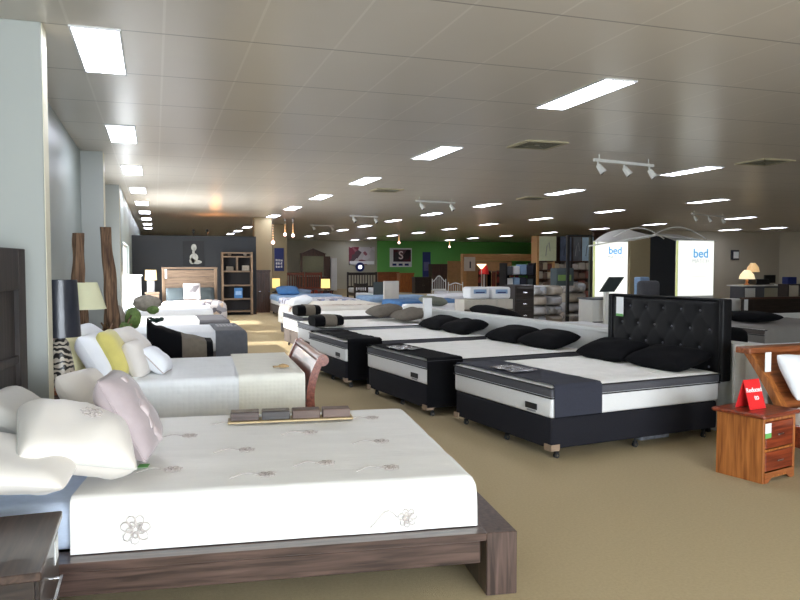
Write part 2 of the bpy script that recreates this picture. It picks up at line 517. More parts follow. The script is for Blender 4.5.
def pillow(name, label, cat, w, h, t, loc, rot, m, seed=0, group=None, wr=0.012, piping=None):
    o = pillow_mb(w, h, t, seed, wr).build(name, m, None, loc, rot)
    tag(o, label, cat, group)
    if piping:
        pts = []
        for k in range(64):
            q = k / 64 * 4; sd = int(q); f = q - sd
            g = math.sin((f * 2 - 1) * pi / 2)
            u, v = [(g, -1), (1, g), (-g, 1), (-1, -g)][sd]
            pts.append((w / 2 * u * (1 - 0.035 * (1 - v * v) * abs(u) ** 3 - .045 * u ** 6 * v ** 6), h / 2 * v * (1 - 0.04 * (1 - u * u) * abs(v) ** 3 - .045 * v ** 6 * u ** 6), 0))
        pts.append(pts[0])
        p = MB().tube(pts, 0.006, 6).build('piping', piping, o)
    return o


def fold(s, lo, hi, r, flo, fhi):
    """distance s along a sheet -> (position, drop); rolls over the edges lo and hi where asked"""
    if fhi and s > hi - r:
        e = s - (hi - r)
        if e < r * pi / 2:
            a = e / r; return hi - r + r * math.sin(a), r * (1 - math.cos(a))
        return hi, r + e - r * pi / 2
    if flo and s < lo + r:
        e = (lo + r) - s
        if e < r * pi / 2:
            a = e / r; return lo + r - r * math.sin(a), r * (1 - math.cos(a))
        return lo, r + e - r * pi / 2
    return s, 0


def sheet_mb(x0, x1, y0, y1, top, hem, fx=(False, True), fy=(True, True), r=0.05, amp=0.006, seed=0, nu=60, nv=60, freq=4.0, flare=0.0):
    d = top - hem
    ext = d - r + r * pi / 2 - r
    sx0 = x0 - (ext if fx[0] else 0); sx1 = x1 + (ext if fx[1] else 0)
    sy0 = y0 - (ext if fy[0] else 0); sy1 = y1 + (ext if fy[1] else 0)
    off = Vector((seed * 5.1, seed * 2.7, seed))

    def fn(a, b):
        s = sx0 + (sx1 - sx0) * a; t = sy0 + (sy1 - sy0) * b
        x, dx = fold(s, x0, x1, r, *fx); y, dy = fold(t, y0, y1, r, *fy)
        z = max(hem, top - dx - dy)
        n = noise.noise(Vector((s * freq * .35, t * freq, 0)) + off) + .5 * noise.noise(Vector((s * freq, t * freq * 2.3, 3)) + off)
        if dx > r or dy > r:
            k = min(1, max(dx, dy) / d)
            if dy > r: y += (1 if t > (y0 + y1) / 2 else -1) * (abs(n) * amp * 1.6 * k + flare * k)
            if dx > r: x += (1 if s > (x0 + x1) / 2 else -1) * (abs(n) * amp * 1.6 * k + flare * k)
            z += 0.5 * amp * n if z <= hem + 1e-6 else 0
        else:
            z += n * amp
        return (x, y, z)
    return MB().grid(fn, nu, nv)


def flower_mb(mb, c, ax, ay, nrm, R=0.055, mi=0, seed=0, r=0.0022, stem=True):
    """embroidered blossom drawn with raised threads"""
    rnd = random.Random(seed); c = Vector(c); ax = Vector(ax); ay = Vector(ay); nrm = Vector(nrm)
    for ring, n in ((1.0, 7), (0.6, 5)):
        for k in range(n):
            a = 2 * pi * k / n + ring + rnd.random() * .3
            pts = []
            for q in range(9):
                t = q / 8 * 2 * pi
                rr = R * ring * (0.62 + 0.38 * math.cos(t)); w = R * ring * 0.30 * math.sin(t)
                d = ax * math.cos(a) + ay * math.sin(a); e = ay * math.cos(a) - ax * math.sin(a)
                pts.append(c + d * rr + e * w + nrm * 0.004)
            mb.tube(pts, r, 4, mi)
    if stem:
        pts = [c + ax * (-R - 0.13 * q / 6) + ay * (0.04 * math.sin(q * .7)) + nrm * 0.004 for q in range(7)]
        mb.tube(pts, r, 4, mi)
    return mb


ORD = ['nearest', 'second', 'third', 'fourth', 'fifth', 'sixth', 'seventh', 'eighth', 'ninth', 'tenth', 'eleventh', 'twelfth']

# ================================================================ THE ROOM
struct(MB().box(-1.1, -5.2, -0.1, 30, 50, 0).box(-8, -5.2, -.1, -1.1, 5.4, 0).build('floor', M_CARPET))
struct(MB().box(-1.1, -5.2, CEIL, 30, 50, CEIL + 0.1).box(-8, -5.2, CEIL, -1.1, 5.4, CEIL + .1).build('ceiling', M_CEIL))
# left wall: recessed panels between projecting piers, two window bays further down
WX = -0.97
XF = -0.65
wl = MB()
wl.box(WX - .15, -5, 0, WX, 12.2, CEIL)
wl.box(WX - .15, 12.2, 0, WX, 15.0, .45).box(WX - .15, 12.2, 2.6, WX, 15.0, CEIL)
wl.box(WX - .15, 15.0, 0, WX, 16.0, CEIL)
wl.box(XF - .15, 15.95, 0, XF, 17.0, CEIL).box(XF - .15, 17.0, 0, XF, 20.9, .25).box(XF - .15, 17.0, 2.05, XF, 20.9, CEIL).box(XF - .15, 20.9, 0, XF, 50, CEIL).box(WX - .15, 15.95, 0, XF, 16.1, CEIL)
struct(wl.build('wall_left', M_WALLBLUE))
for i, (y0, y1, xx) in enumerate(((5.42, 5.66, -0.69), (11.25, 11.6, -0.675), (15.80, 15.95, -0.655))):
    struct(MB().box(WX, y0, 0, xx, y1, CEIL, b=0.006).build('wall_pier_left', M_WALL))
    struct(MB().box(xx, y0 + 0.02, 0, xx + 0.004, y1, CEIL).build('trim_%d' % (i + 1), M_CREAM))
for i, (y0, y1, X_, za_, zb_) in enumerate(((12.2, 15.0, WX, .45, 2.6), (17.0, 20.9, XF, .25, 2.05))):
    w = MB()
    w.box(X_ - .14, y0, za_, X_ - .06, y0 + .06, zb_); w.box(X_ - .14, y1 - .06, za_, X_ - .06, y1, zb_)
    w.box(X_ - .14, y0, za_, X_ - .06, y1, za_ + .06); w.box(X_ - .14, y0, zb_ - .06, X_ - .06, y1, zb_)
    w.box(X_ - .13, (y0 + y1) / 2 - .03, za_, X_ - .07, (y0 + y1) / 2 + .03, zb_)
    wo = struct(w.build('window_%d' % (i + 1), M_WHITE))
    MB().box(X_ - .11, y0, za_, X_ - .10, y1, zb_).build('pane', M_GLASS, wo)
struct(MB().box(WX, -5, 0, WX + .02, 5.42, .12).build('baseboard_left', M_CREAM))
# shop front behind the viewer
wf = MB()
wf.box(-8, -5.1, 0, 30, -4.95, .3); wf.box(-8, -5.1, 2.65, 30, -4.95, CEIL)
wf.box(-8, -5.1, .3, -4.2, -4.95, 2.65); wf.box(5.2, -5.1, .3, 30, -4.95, 2.65)
struct(wf.build('wall_front', M_WALL))
w = MB()
for k in range(5):
    x = -4.2 + k * 9.4 / 4
    w.box(x - .03, -5.08, .3, x + .03, -4.98, 2.65)
w.box(-4.2, -5.08, .3, 5.2, -4.98, .36); w.box(-4.2, -5.08, 2.59, 5.2, -4.98, 2.65)
wo = struct(w.build('window_3', M_WHITE)); MB().box(-4.2, -5.04, .33, 5.2, -5.03, 2.62).build('pane', M_GLASS, wo)
# back and right walls
x_green0 = aty(377, 250, 47).x
struct(MB().box(-1.2, 47, 0, x_green0, 47.2, CEIL).build('wall_back', M_OLIVE))
struct(MB().box(x_green0, 46.9, 0, 30, 47.2, CEIL).build('wall_back_green', M_GREEN))
struct(MB().box(21.8, 28.6, 0, 29.05, 28.8, CEIL).build('wall_back_right', M_RWALL))
struct(MB().box(29.0, -5, 0, 29.2, 47, CEIL).build('wall_right', M_RWALL))

# ---------------------------------------------------------------- ceiling lights
LX = {}
ROWS = [
    ('running along the left wall', [(-.36, 6.04), (-.355, 9.70), (-.34, 13.3), (-.32, 16.85), (-.295, 20.3), (-.27, 23.7), (-.26, 27.1), (-.255, 30.5), (-.26, 33.8)]),
    ('above the aisle, second row from the left wall', [(3.83, 6.13), (3.82, 9.92), (3.79, 13.6), (3.71, 17.15), (3.68, 20.7), (3.68, 24.3), (3.69, 27.95), (3.69, 31.6), (3.70, 35.3), (3.68, 38.7)]),
    ('above the black beds, third row from the left wall', [(8.64, 10.46), (8.51, 14.31), (8.40, 18.04), (8.24, 21.76), (8.14, 25.4), (8.15, 29.2), (8.13, 32.9), (8.1, 36.7), (8.1, 40.5)]),
    ('in the fourth row from the left wall', [(13.1, 15.2), (12.8, 18.95), (12.65, 22.8), (12.4, 26.45), (12.38, 30.5), (12.35, 34.5), (12.2, 38.2), (12.15, 42.1), (12.05, 45.6)]),
    ('in the row above the lit signs', [(18.87, 20.3), (18.6, 24.5), (18.55, 28.2), (18.4, 32.3), (18.2, 36.6), (17.9, 40.4), (17.9, 44.0)]),
    ('in the row nearest the right wall', [(25.3, 25.3), (24.7, 27.2)]),
]
proto = None
for rd, pts in ROWS:
    for k, (x, y) in enumerate(pts):
        lab = 'fluorescent ceiling panel, %s one %s' % (ORD[k] if k < len(pts) - 1 or k < 1 else 'farthest', rd)
        if proto is None:
            proto = thing('ceiling_light', lab, 'ceiling light', (x, y, CEIL), 0, 'recessed fluorescent panels')
            f = MB()
            f.box(-.165, -.615, -.012, -.15, .615, .0); f.box(.15, -.615, -.012, .165, .615, 0)
            f.box(-.15, -.615, -.012, .15, -.6, 0); f.box(-.15, .6, -.012, .15, .615, 0)
            f.build('frame', M_FRAME, proto)
            MB().box(-.15, -.6, -.008, .15, .6, -.002).build('diffuser', M_LIGHT, proto)
        else:
            dup(proto, (x, y, CEIL), None, lab)
# vents
vp = None
for (x, y), lab in (((4.82, 8.8), 'beige square ceiling air vent nearest the viewer, right of the aisle lights'), ((8.95, 9.15), 'beige square ceiling air vent at the right of the photo'),
                    ((4.69, 15.1), 'small looking ceiling vent above the middle of the beds'), ((8.57, 15.8), 'distant ceiling vent between two light rows')):
    if vp is None:
        vp = thing('ceiling_vent', lab, 'vent', (x, y, CEIL), 0, 'ceiling air vents')
        q = .30
        f = MB()
        for a in (0, 1, 2, 3):
            M = Matrix.Rotation(a * pi / 2, 4, 'Z')
            f.prism([(-q, -q), (q, -q), (q - .05, -q + .05), (-q + .05, -q + .05)], 2, -.02, 0, 0, M)
        f.build('frame', M_VENT, vp)
        s = MB()
        for k in range(4):
            r1 = .24 - k * .055
            for a in range(4):
                M = Matrix.Rotation(a * pi / 2, 4, 'Z')
                s.box(-r1, -r1, -.018, r1, -r1 + .018, -.004, 0, M)
        s.build('slats', M_VENTDK, vp)
    else:
        dup(vp, (x, y, CEIL), None, lab)


# track spotlights
def track(p0, p1, n, label):
    p0 = Vector(p0); p1 = Vector(p1); L = (p1 - p0).length; a = math.atan2(p1.y - p0.y, p1.x - p0.x)
    t = thing('track_light', label, 'track light', (p0.x, p0.y, CEIL), a, 'white ceiling spotlight tracks')
    MB().box(0, -.02, -.11, L, .02, -.07).build('rail', M_WHMETAL, t)
    m = MB(); m.cyl((.1, 0, -.08), (.1, 0, 0), .008); m.cyl((L - .1, 0, -.08), (L - .1, 0, 0), .008)
    m.build('hanger', M_WHMETAL, t)
    for k in range(n):
        x = L * (k + .15) / (n - .7)
        s = MB(); s.cyl((x, 0, -.11), (x, 0, -.17), .012); s.cyl((x, 0, -.16), (x + .05, -.06, -.27), .035, .055, 14)
        h = s.build('spotlight', M_WHMETAL, t)
        MB().cyl((x + .045, -.054, -.262), (x + .052, -.062, -.272), .045, .045, 14).build('lens', M_BLKPL, h)
    return t


track(atz(594, 160, 3.05), atz(653, 166, 3.05), 3, 'white spotlight track with three heads on the near ceiling')
track(atz(416, 201, 3.05), atz(455, 203, 3.05), 2, 'white spotlight track in the middle of the ceiling')
track(atz(692, 214, 3.05), atz(724, 217, 3.05), 3, 'white spotlight track near the right wall')
track(atz(350, 216, 3.05), atz(378, 217, 3.05), 2, 'far white spotlight track left of the middle one')
track(atz(310, 225, 3.05), atz(334, 226, 3.05), 2, 'farthest white spotlight track over the back beds')


# ================================================================ FRONT LEFT BED
A0 = rad(-7)
head = Vector((1.60 - 2.3 * math.cos(A0), 3.08 - 2.3 * math.sin(A0), 0))
bed = thing('platform_bed', 'dark walnut platform bed frame carrying the ivory embroidered quilt', 'bed', head, A0)
MB().box(-.31, 0, .16, 2.12, .045, .262, b=.004).box(-.31, .0, .262, 2.15, .15, .30, b=.004).build('side_rail', M_DKWOOD, bed)
MB().box(-.31, 1.905, .16, 2.12, 1.95, .262, b=.004).box(-.31, 1.80, .262, 2.15, 1.95, .30, b=.004).build('side_rail', M_DKWOOD, bed)
lg = MB().box(2.15, 0, 0, 2.30, 1.95, .30, b=.004).build('foot_panel', wood('walnut_post', (48, 36, 32), (96, 76, 68), rough=0.35, axis=2, coat=0.2), bed)
MB().box(2.142, .55, .06, 2.1495, .72, .14).build('label', M_PAPER, lg)['label'] = 'white paper label'
MB().box(.1, .15, .20, 2.1, 1.80, .26).build('slat_base', M_ESP, bed)
MB().box(0, .3, 0, .08, 1.6, .26, b=.004).build('leg', M_DKWOODY, bed)
# tall headboard, nearly edge on
hb = MB()
hx = -.37
hb.box(hx, -.12, 0, hx + .07, 0.02, 1.65, b=.004)
hb.box(hx, 1.60, 0, hx + .07, 1.74, 1.65, b=.004)
hb.box(hx, .02, 1.40, hx + .07, 1.60, 1.65, b=.004)
hb.box(hx, .02, .95, hx + .06, 1.60, 1.0, b=.004)
MB().box(hx + .0, .02, .1, hx + .04, 1.60, 1.40).build('headboard_panel', M_DKWOODZ, bed)
H = hb.build('headboard', M_DKWOODZ, bed)

mt = thing('mattress', 'pale blue sheeted mattress on the dark walnut bed', 'mattress', head, A0)
MB().box(-.26, .13, .302, 2.09, 1.80, .515, b=.05).build('mattress_body', M_BLUESHEET, mt)
q = sheet_mb(.31, 2.13, .095, 1.84, .545, .305, (False, True), (True, True), .045, .005, 3, 90, 110, 3.0)
for i, (fx, fy) in enumerate(((.70, .48), (.72, 1.2), (1.05, .8), (1.0, 1.5), (1.45, .45), (1.42, 1.15), (1.8, .85), (1.85, 1.5), (1.15, .30), (1.75, .3))):
    flower_mb(q, (fx, fy, .548), (1, 0, 0), (0, 1, 0), (0, 0, 1), .045, 1, i)
for i, (fx, fz, R) in enumerate(((.58, .40, .065), (1.79, .37, .045))):
    flower_mb(q, (fx, .083, fz), (1, 0, 0), (0, 0, 1), (0, -1, 0), R, 1, 30 + i, stem=(i == 1))
qo = q.build('quilt', [M_COVER, M_EMB], None, head, (0, 0, A0))
tag(qo, 'ivory satin quilt with scattered embroidered flowers on the front bed', 'quilt')

pl = lambda name, lab, w, h, t, px, py, Y, rot, m, seed, **k: pillow(name, lab, 'pillow', w, h, t, aty(px, py, Y), rot, m, seed, **k)
pl('pillow', 'cream pillow lying flat at the lower left corner of the front bed', .52, .60, .14, 16, 462, 3.50, (rad(4), rad(5), rad(-6)), M_CREAMF, 1, wr=.02)
pl('pillow', 'greige pillow leaning behind the cream pillows beside the dark headboard', .50, .66, .17, 32, 420, 4.3, (0, rad(30), rad(-6)), M_GREYSHEET, 2, wr=.02)
p = pl('pillow', 'large cream pillow with an embroidered flower, front of the front bed', .50, .50, .24, 76, 438, 3.66, (rad(16), rad(13), rad(12)), M_CREAMF, 3, wr=.026, piping=M_GREYSHEET)
e = MB(); flower_mb(e, (.03, -.04, .151), (1, 0, 0), (0, 1, 0), (0, 0, 1), .05, 0, 4, stem=False); e.build('embroidery', M_EMB, p)
pl('pillow', 'plain cream pillow standing against the zebra lamp side of the front bed', .34, .36, .17, 89, 396, 4.65, (0, rad(56), rad(-28)), M_CREAMF, 5, wr=.016)
c = pillow('cushion', 'mauve cushion with a ruffled trim standing upright on the front bed', 'cushion', .46, .42, .19, aty(129, 414, 3.95), (0, rad(62), rad(-8)), M_MAUVE, 6, piping=M_MAUVE, wr=.014)
rf = MB()
for k in range(5):
    u = -.13 + k * .065
    rf.add([tuple(v) for v in pillow_mb(.085, .075, .03, k).v], pillow_mb(.085, .075, .03, k).f, 0, True, Matrix.Translation((u * 1.1, -.05 + .02 * math.sin(k * 2), .093 - abs(u) * .16)) @ Matrix.Rotation(k, 4, 'Z'))
rf.build('ruffle', M_PINKISH, c)
# price leaflet on quilt, fabric-sample board near far edge
c0 = atz(134, 467, .552)
o = MB().box(-.07, -.03, 0, .02, .03, .002).box(.02, -.03, 0, .07, .03, .002, 1).build('price_card', [M_PAPER, M_GREENP], None, (c0.x, c0.y, .556), (0, 0, rad(-10)))
tag(o, 'small white and green card lying by the pillows', 'card')
c0 = atz(291, 419, .56)
bd = thing('sample_board', 'tan board lying at the far edge of the ivory quilt', 'sample board', (c0.x, c0.y, .556), A0)
MB().box(-.395, -.07, 0, .395, .07, .012, b=.002).build('board', mat('tan_board', (190, 168, 128), .6), bd)
for k in range(4):
    o = MB().box(-.088, -.05, 0, .088, .06, .055, b=.004).build('timber_sample', [M_DKWOOD, M_ESP, mat('brown_sample', (92, 72, 62), .5), mat('umber_sample', (104, 82, 72), .5)][(0, 1, 2, 3)[k]])
    pz = bd.location + Vector((math.cos(A0), math.sin(A0), 0)) * (-.29 + k * .193)
    o.location = (pz.x, pz.y, .5685); o.rotation_euler = (0, 0, A0)
    tag(o, ['leftmost dark timber sample block on the tan board', 'second timber sample block from the left on the tan board', 'third timber sample block from the left, brown', 'rightmost timber sample block on the tan board'][k], 'timber sample', 'timber sample blocks on the board')

# ---- bedside table, lower left
ns = thing('bedside_table', 'dark walnut bedside table in the lower left corner', 'bedside table', (-.365, 2.60, 0), rad(0.6))
MB().box(-.59, -.0, .525, .0, .64, .555, b=.004).build('top', M_DKWOODY, ns)
MB().box(-.58, .02, .06, -.025, .045, .525).box(-.58, .595, .06, -.025, .62, .525).box(-.58, .045, .06, -.555, .595, .525).box(-.555, .045, .06, -.025, .595, .085).box(-.555, .045, .20, -.03, .595, .215).build('body', M_ESP, ns)
for k in range(2):
    z, z1 = ((.09, .195), (.22, .51))[k]
    d = MB().box(-.04, .05, z, -.012, .59, z1, b=.003).build('drawer', M_ESP, ns)
    MB().cyl((-.012, .22, (z + z1) / 2), (.012, .22, (z + z1) / 2), .006).cyl((-.012, .42, (z + z1) / 2), (.012, .42, (z + z1) / 2), .006).box(.01, .21, (z + z1) / 2 - .007, .02, .43, (z + z1) / 2 + .007).build('handle', M_CHROME, d)
MB().box(-.0115, .46, .40, -.009, .56, .49).build('price_tag', M_PAPER, ns)['label'] = 'white price tag'
for sx in (-.575, -.05):
    for sy in (.03, .57):
        MB().box(sx, sy, 0, sx + .04, sy + .04, .06).build('leg', M_ESP, ns)

# ================================================================ SECOND BED (white quilt, cherry sleigh footboard)
A2 = rad(-3)
h2 = Vector((-.86, 6.42, 0))
b2 = thing('sleigh_bed', 'cherry sleigh bed with a scrolled footboard behind the front bed', 'bed', h2, A2)
MB().box(0, .02, .18, 2.1, .06, .36, b=.005).build('side_rail', M_CHERRY, b2)
MB().box(0, 1.50, .18, 2.1, 1.54, .36, b=.005).build('side_rail', M_CHERRY, b2)
MB().box(.05, .06, .2, 2.1, 1.5, .27).build('slat_base', M_ESP, b2)


def scurve(z0, z1, amp, lean, n=14):
    return [(lean * t + amp * math.sin(t * pi * 1.0) * -1 + 0, z0 + (z1 - z0) * t) for t in [i / n for i in range(n + 1)]]


def sleigh_end(parent, name, x, y0, y1, ztop, m, sgn=1, postw=.07, topr=.045):
    prof = [(x + sgn * (.10 * (2 * t - 1.05) ** 2), .02 + (ztop - .02) * t) for t in [i / 16 for i in range(17)]]
    def strip(y0, y1, th, zmin=0):
        pr = [q for q in prof if q[1] >= zmin]
        poly = [(a - th / 2, z) for a, z in pr] + [(a + th / 2, z) for a, z in reversed(pr)]
        return MB().prism(poly, 1, y0, y1, smooth=False)
    pn = strip(y0 + postw, y1 - postw, .03, .15)
    P = pn.build(name, m, parent)
    for a, b in ((y0, y0 + postw), (y1 - postw, y1)):
        p = strip(a, b, .07)
        p.cyl((prof[-1][0] + sgn * .02, a - .004, prof[-1][1]), (prof[-1][0] + sgn * .02, b + .004, prof[-1][1]), topr * 1.15, None, 20)
        p.cyl((prof[-1][0] + sgn * .02, a - .010, prof[-1][1]), (prof[-1][0] + sgn * .02, b + .010, prof[-1][1]), topr * .5, None, 16)
        p.build('post', m, parent)
    MB().cyl((prof[-1][0] + sgn * .02, y0 + postw, prof[-1][1]), (prof[-1][0] + sgn * .02, y1 - postw, prof[-1][1]), topr, None, 20).build('top_rail', m, parent)
    return P


sleigh_end(b2, 'footboard', 2.13, 0, 1.56, .72, M_CHERRY, 1)
sleigh_end(b2, 'headboard', -.02, 0, 1.56, .82, M_CHERRY, -1)
m2 = thing('mattress', 'white mattress under the waffle quilt of the sleigh bed', 'mattress', h2, A2)
MB().box(.03, .08, .275, 2.05, 1.48, .55, b=.05).build('mattress_body', M_WFAB, m2)
q2 = sheet_mb(.2, 1.62, -.01, 1.56, .60, .22, (False, False), (True, True), .06, .006, 8, 50, 80, 3)
tag(q2.build('quilt', M_WQUILT, None, h2, (0, 0, A2)), 'white waffle textured quilt on the sleigh bed', 'quilt')
q3 = sheet_mb(1.52, 2.08, -.03, 1.58, .62, .19, (False, False), (True, True), .06, .005, 9, 30, 80, 4)
tag(q3.build('throw', M_CREAMTHROW, None, h2, (0, 0, A2)), 'cream quilted throw folded over the foot of the sleigh bed', 'throw')
c0 = atz(283, 366, .64)
o = MB().lathe([(.001, 0), (.05, 0), (.04, .02), (.001, .03)], 10).box(-.09, -.03, 0, .05, .02, .012).build('dried_leaf_ornament', mat('dried_leaf', (170, 140, 96), .8, var=.3), None, (c0.x, c0.y, .632))
tag(o, 'small dried leaf ornament on the cream throw', 'ornament')
pp = lambda name, lab, w, h, t, px, py, Y, rot, m, seed, **k: pillow(name, lab, 'pillow', w, h, t, aty(px, py, Y), rot, m, seed, **k)
pp('pillow', 'pale yellow pillow half hidden behind the zebra lamp', .40, .42, .13, 75, 352, 7.0, (0, rad(78), rad(-8)), M_PALEYEL, 11)
pp('pillow', 'white pillow propped highest at the back of the sleigh bed', .34, .40, .16, 93, 338, 7.3, (0, rad(40), rad(-15)), M_WFAB, 12)
pp('pillow', 'plump white pillow left of the yellow cushion on the sleigh bed', .42, .38, .22, 97, 356, 6.75, (0, rad(60), rad(-10)), M_WFAB, 13)
pp('cushion', 'bright yellow cushion standing on the sleigh bed', .45, .38, .18, 115, 354, 6.78, (0, rad(66), rad(-10)), M_YELLOW, 14)
pp('pillow', 'cream striped pillow behind the round cream cushion', .34, .40, .15, 132, 341, 7.3, (0, rad(42), rad(-20)), M_CREAMF, 15)
pp('cushion', 'round looking cream cushion right of the yellow one', .34, .34, .18, 137, 359, 6.80, (0, rad(72), rad(-14)), M_CREAMF, 16)
pp('cushion', 'small white ribbed cushion, rightmost on the sleigh bed', .29, .30, .16, 156, 360, 6.85, (0, rad(46), rad(-14)), M_WFAB, 17, piping=M_EMB)


# ---- zebra lamp on a bedside table, and the other lamps by the left wall
def lathe_part(name, prof, m, parent, n=28):
    return MB().lathe(prof, n).build(name, m, parent)


NY = 5.98
tx = aty(62.5, 430, NY).x
bt = thing('bedside_table', 'brown bedside table under the zebra striped lamp', 'bedside table', (tx, NY, 0))
MB().box(-.11, -.22, .62, .22, .24, .65, b=.004).build('top', M_HONEYX, bt)
MB().box(-.12, -.20, .08, .20, .22, .62, b=.003).build('body', M_BROWN, bt)
d = MB().box(-.10, -.212, .40, .18, -.198, .60, b=.003).build('drawer', M_BROWN, bt)
MB().cyl((0, -.212, .35), (0, -.235, .35), .012).build('knob', M_CHROME, d)
for sx in (-.11, .15):
    for sy in (-.19, .19):
        MB().box(sx, sy, 0, sx + .03, sy + .03, .08).build('leg', M_BROWN, bt)
zl = thing('table_lamp', 'zebra striped table lamp with a glossy black drum shade', 'lamp', (tx, NY, .65))
lathe_part('base', [(.001, 0), (.070, 0), (.085, .02), (.095, .07), (.092, .14), (.075, .24), (.055, .33), (.03, .36), (.012, .37), (.012, .42)], M_ZEBRA, zl)
sh = MB(); sh.lathe([(.142, .37), (.122, .79)], 40, cap=False); sh.lathe([(.139, .37), (.119, .79)], 40, cap=False)
sh.build('lamp_shade', M_SHADEBLK, zl)
MB().cyl((0, 0, .4), (0, 0, .79), .006).cyl((-.12, 0, .78), (.12, 0, .78), .003, None, 6).cyl((0, -.12, .78), (0, .12, .78), .003, None, 6).build('harp', M_CHROME, zl)

LY = 8.3
lx = aty(86, 310, LY).x
bt2 = thing('bedside_table', 'brown bedside table beyond the sleigh bed, mostly hidden', 'bedside table', (lx, LY, 0))
MB().box(-.2, -.24, .54, .3, .24, .57, b=.004).build('top', M_BROWN, bt2)
MB().box(-.18, -.22, 0, .28, .22, .54, b=.004).build('body', M_BROWN, bt2)
l2 = thing('table_lamp', 'table lamp with a tapered cream shade right of the black shade', 'lamp', (lx, LY, .57))
lathe_part('base', [(.001, 0), (.07, 0), (.07, .02), (.03, .05), (.055, .16), (.06, .25), (.03, .38), (.012, .42), (.012, .55)], M_CHROME, l2)
s2 = MB(); s2.lathe([(.20, .525), (.115, .80)], 36, cap=False); s2.lathe([(.197, .525), (.112, .80)], 36, cap=False)
s2.build('lamp_shade', M_SHADECR, l2)
lx3 = aty(45, 305, 6.7).x
bt3 = thing('bedside_table', 'red brown cabinet at the wall behind the zebra lamp', 'bedside table', (lx3 + .0, 6.6, 0))
MB().box(-.08, -.17, .6, .13, .2, .63, b=.004).build('top', M_WHITE, bt3)
MB().box(-.07, -.16, 0, .12, .18, .6, b=.004).build('body', M_REDWOOD, bt3)
l3 = thing('table_lamp', 'table lamp with a slim pale shade left of the black shade', 'lamp', (lx3 + .0, 6.6, .63))
lathe_part('base', [(.001, 0), (.05, 0), (.05, .015), (.012, .03), (.012, .46)], M_CHROME, l3, 16)
s3 = MB(); s3.lathe([(.085, .42), (.078, .70)], 28, cap=False); s3.lathe([(.083, .42), (.076, .70)], 28, cap=False)
s3.build('lamp_shade', M_SHADECR, l3)


# ---- driftwood sculptures
def driftwood(px_top, px_bot, ytop, Y, w, label, lean=0.0, seed=0, flat=False):
    tp = aty(px_top, ytop, Y); bt_ = aty(px_bot, 340, Y); z0 = .57 if Y < 9 else .5
    z0 = 0.0
    base = Vector((bt_.x, Y, z0))
    t = thing('driftwood_post', label, 'sculpture', base)
    n = 16
    fn_pts = []
    def fn(a, b):
        z = (tp.z - z0) * a
        cx = (tp.x - bt_.x) * max(0, (z + z0 - .75) / (tp.z - .75)); ang = b * 2 * pi
        r = w / 2 * (1 + .42 * noise.noise(Vector((math.cos(ang) * 1.2, math.sin(ang) * 1.2, z * 3.4 + seed)))) * (1.25 - .55 * a)
        rr = r * (1 + .12 * math.sin(ang * 5 + seed + z * 2))
        return (cx + rr * math.cos(ang), rr * math.sin(ang) * .7, z)
    m = MB().grid(fn, 30, 24)
    m.add([fn(1, k / 24) for k in range(24)], [tuple(range(24))])
    m.build('trunk', M_BARK, t)
    return t


driftwood(78.5, 79, 233, 8.3, .15, 'straight driftwood post standing left of the thinner leaning one', seed=1)
driftwood(105, 114, 227, 8.75, .15, 'leaning driftwood post with a tapering top by the left wall', seed=4)

# dried arrangement, green topiary, stone shell, cone behind pillows
for (px, py, Y, r, sc, m, name, lab, cat) in (
        (147, 303, 9.4, .12, (1.3, 1, .8), M_STONE, 'stone_ornament', 'rounded stone ornament above the green balls', 'ornament'),
        (133, 318, 9.0, .11, (.8, 1, 1.1), M_GREENLEAF, 'moss_ball', 'larger green moss ball beside the driftwood', 'ornament'),
        (124, 330, 8.8, .085, (1, 1, 1), M_GREENLEAF, 'moss_ball', 'smaller dark green moss ball behind the yellow cushion', 'ornament'),
        (153, 310, 9.3, .07, (1, 1, .7), M_GREENLEAF, 'moss_ball', 'low green moss tuft right under the stone ornament', 'ornament')):
    p = aty(px, py, Y)
    def fn(a, b, r=r, sc=sc, s=px):
        th = a * pi; ph = b * 2 * pi
        d = Vector((math.sin(th) * math.cos(ph), math.sin(th) * math.sin(ph), math.cos(th)))
        k = r * (1 + .12 * noise.noise(d * 3 + Vector((s, 0, 0))) + .05 * noise.noise(d * 9))
        return (d.x * k * sc[0], d.y * k * sc[1], d.z * k * sc[2])
    o = MB().grid(fn, 20, 28).build(name, m, None, p); tag(o, lab, cat)
sd = thing('display_chest', 'low grey display chest by the left wall carrying ornaments', 'chest', (-.55, 9.15, 0))
zt = .62
MB().box(-.38, -.25, 0, .30, .45, zt, b=.01).build('body', M_BASEGREY, sd)
MB().box(-.40, -.27, zt, .32, .47, zt + .02, b=.003).build('top', M_TAUPE, sd)
p = aty(119, 320, 9.2)
o = MB().lathe([(.19, 0), (.17, .1), (.03, .42), (.001, .44)], 24).build('cone_ornament', M_STONE, None, (p.x, 9.25, zt + .02)); tag(o, 'grey cone shaped ornament behind the leaning driftwood', 'ornament')
p = aty(98, 322, 8.75)
dr = MB(); rnd = random.Random(3)
for i in range(60):
    a = rnd.random() * 6.28; l = .12 + rnd.random() * .16
    d = Vector((math.cos(a) * .8, math.sin(a) * .4, .5 + rnd.random()))
    dr.tube([(0, 0, 0), d * l * .5, d * l + Vector((0, 0, -.02))], [.008, .006, .010], 5)
o = dr.build('dried_flower_bunch', blotch('dried_stems', [(120, 90, 60), (170, 140, 100), (80, 60, 40), (150, 120, 100)], 20), None, (p.x, 8.6, .60)); tag(o, 'bunch of dried brown flowers under the cream lamp shade', 'dried flowers')
p = aty(110, 328, 8.4)
o = dup(o, (p.x + .04, 8.75, .62), .8, 'second dried flower bunch at the foot of the driftwood')


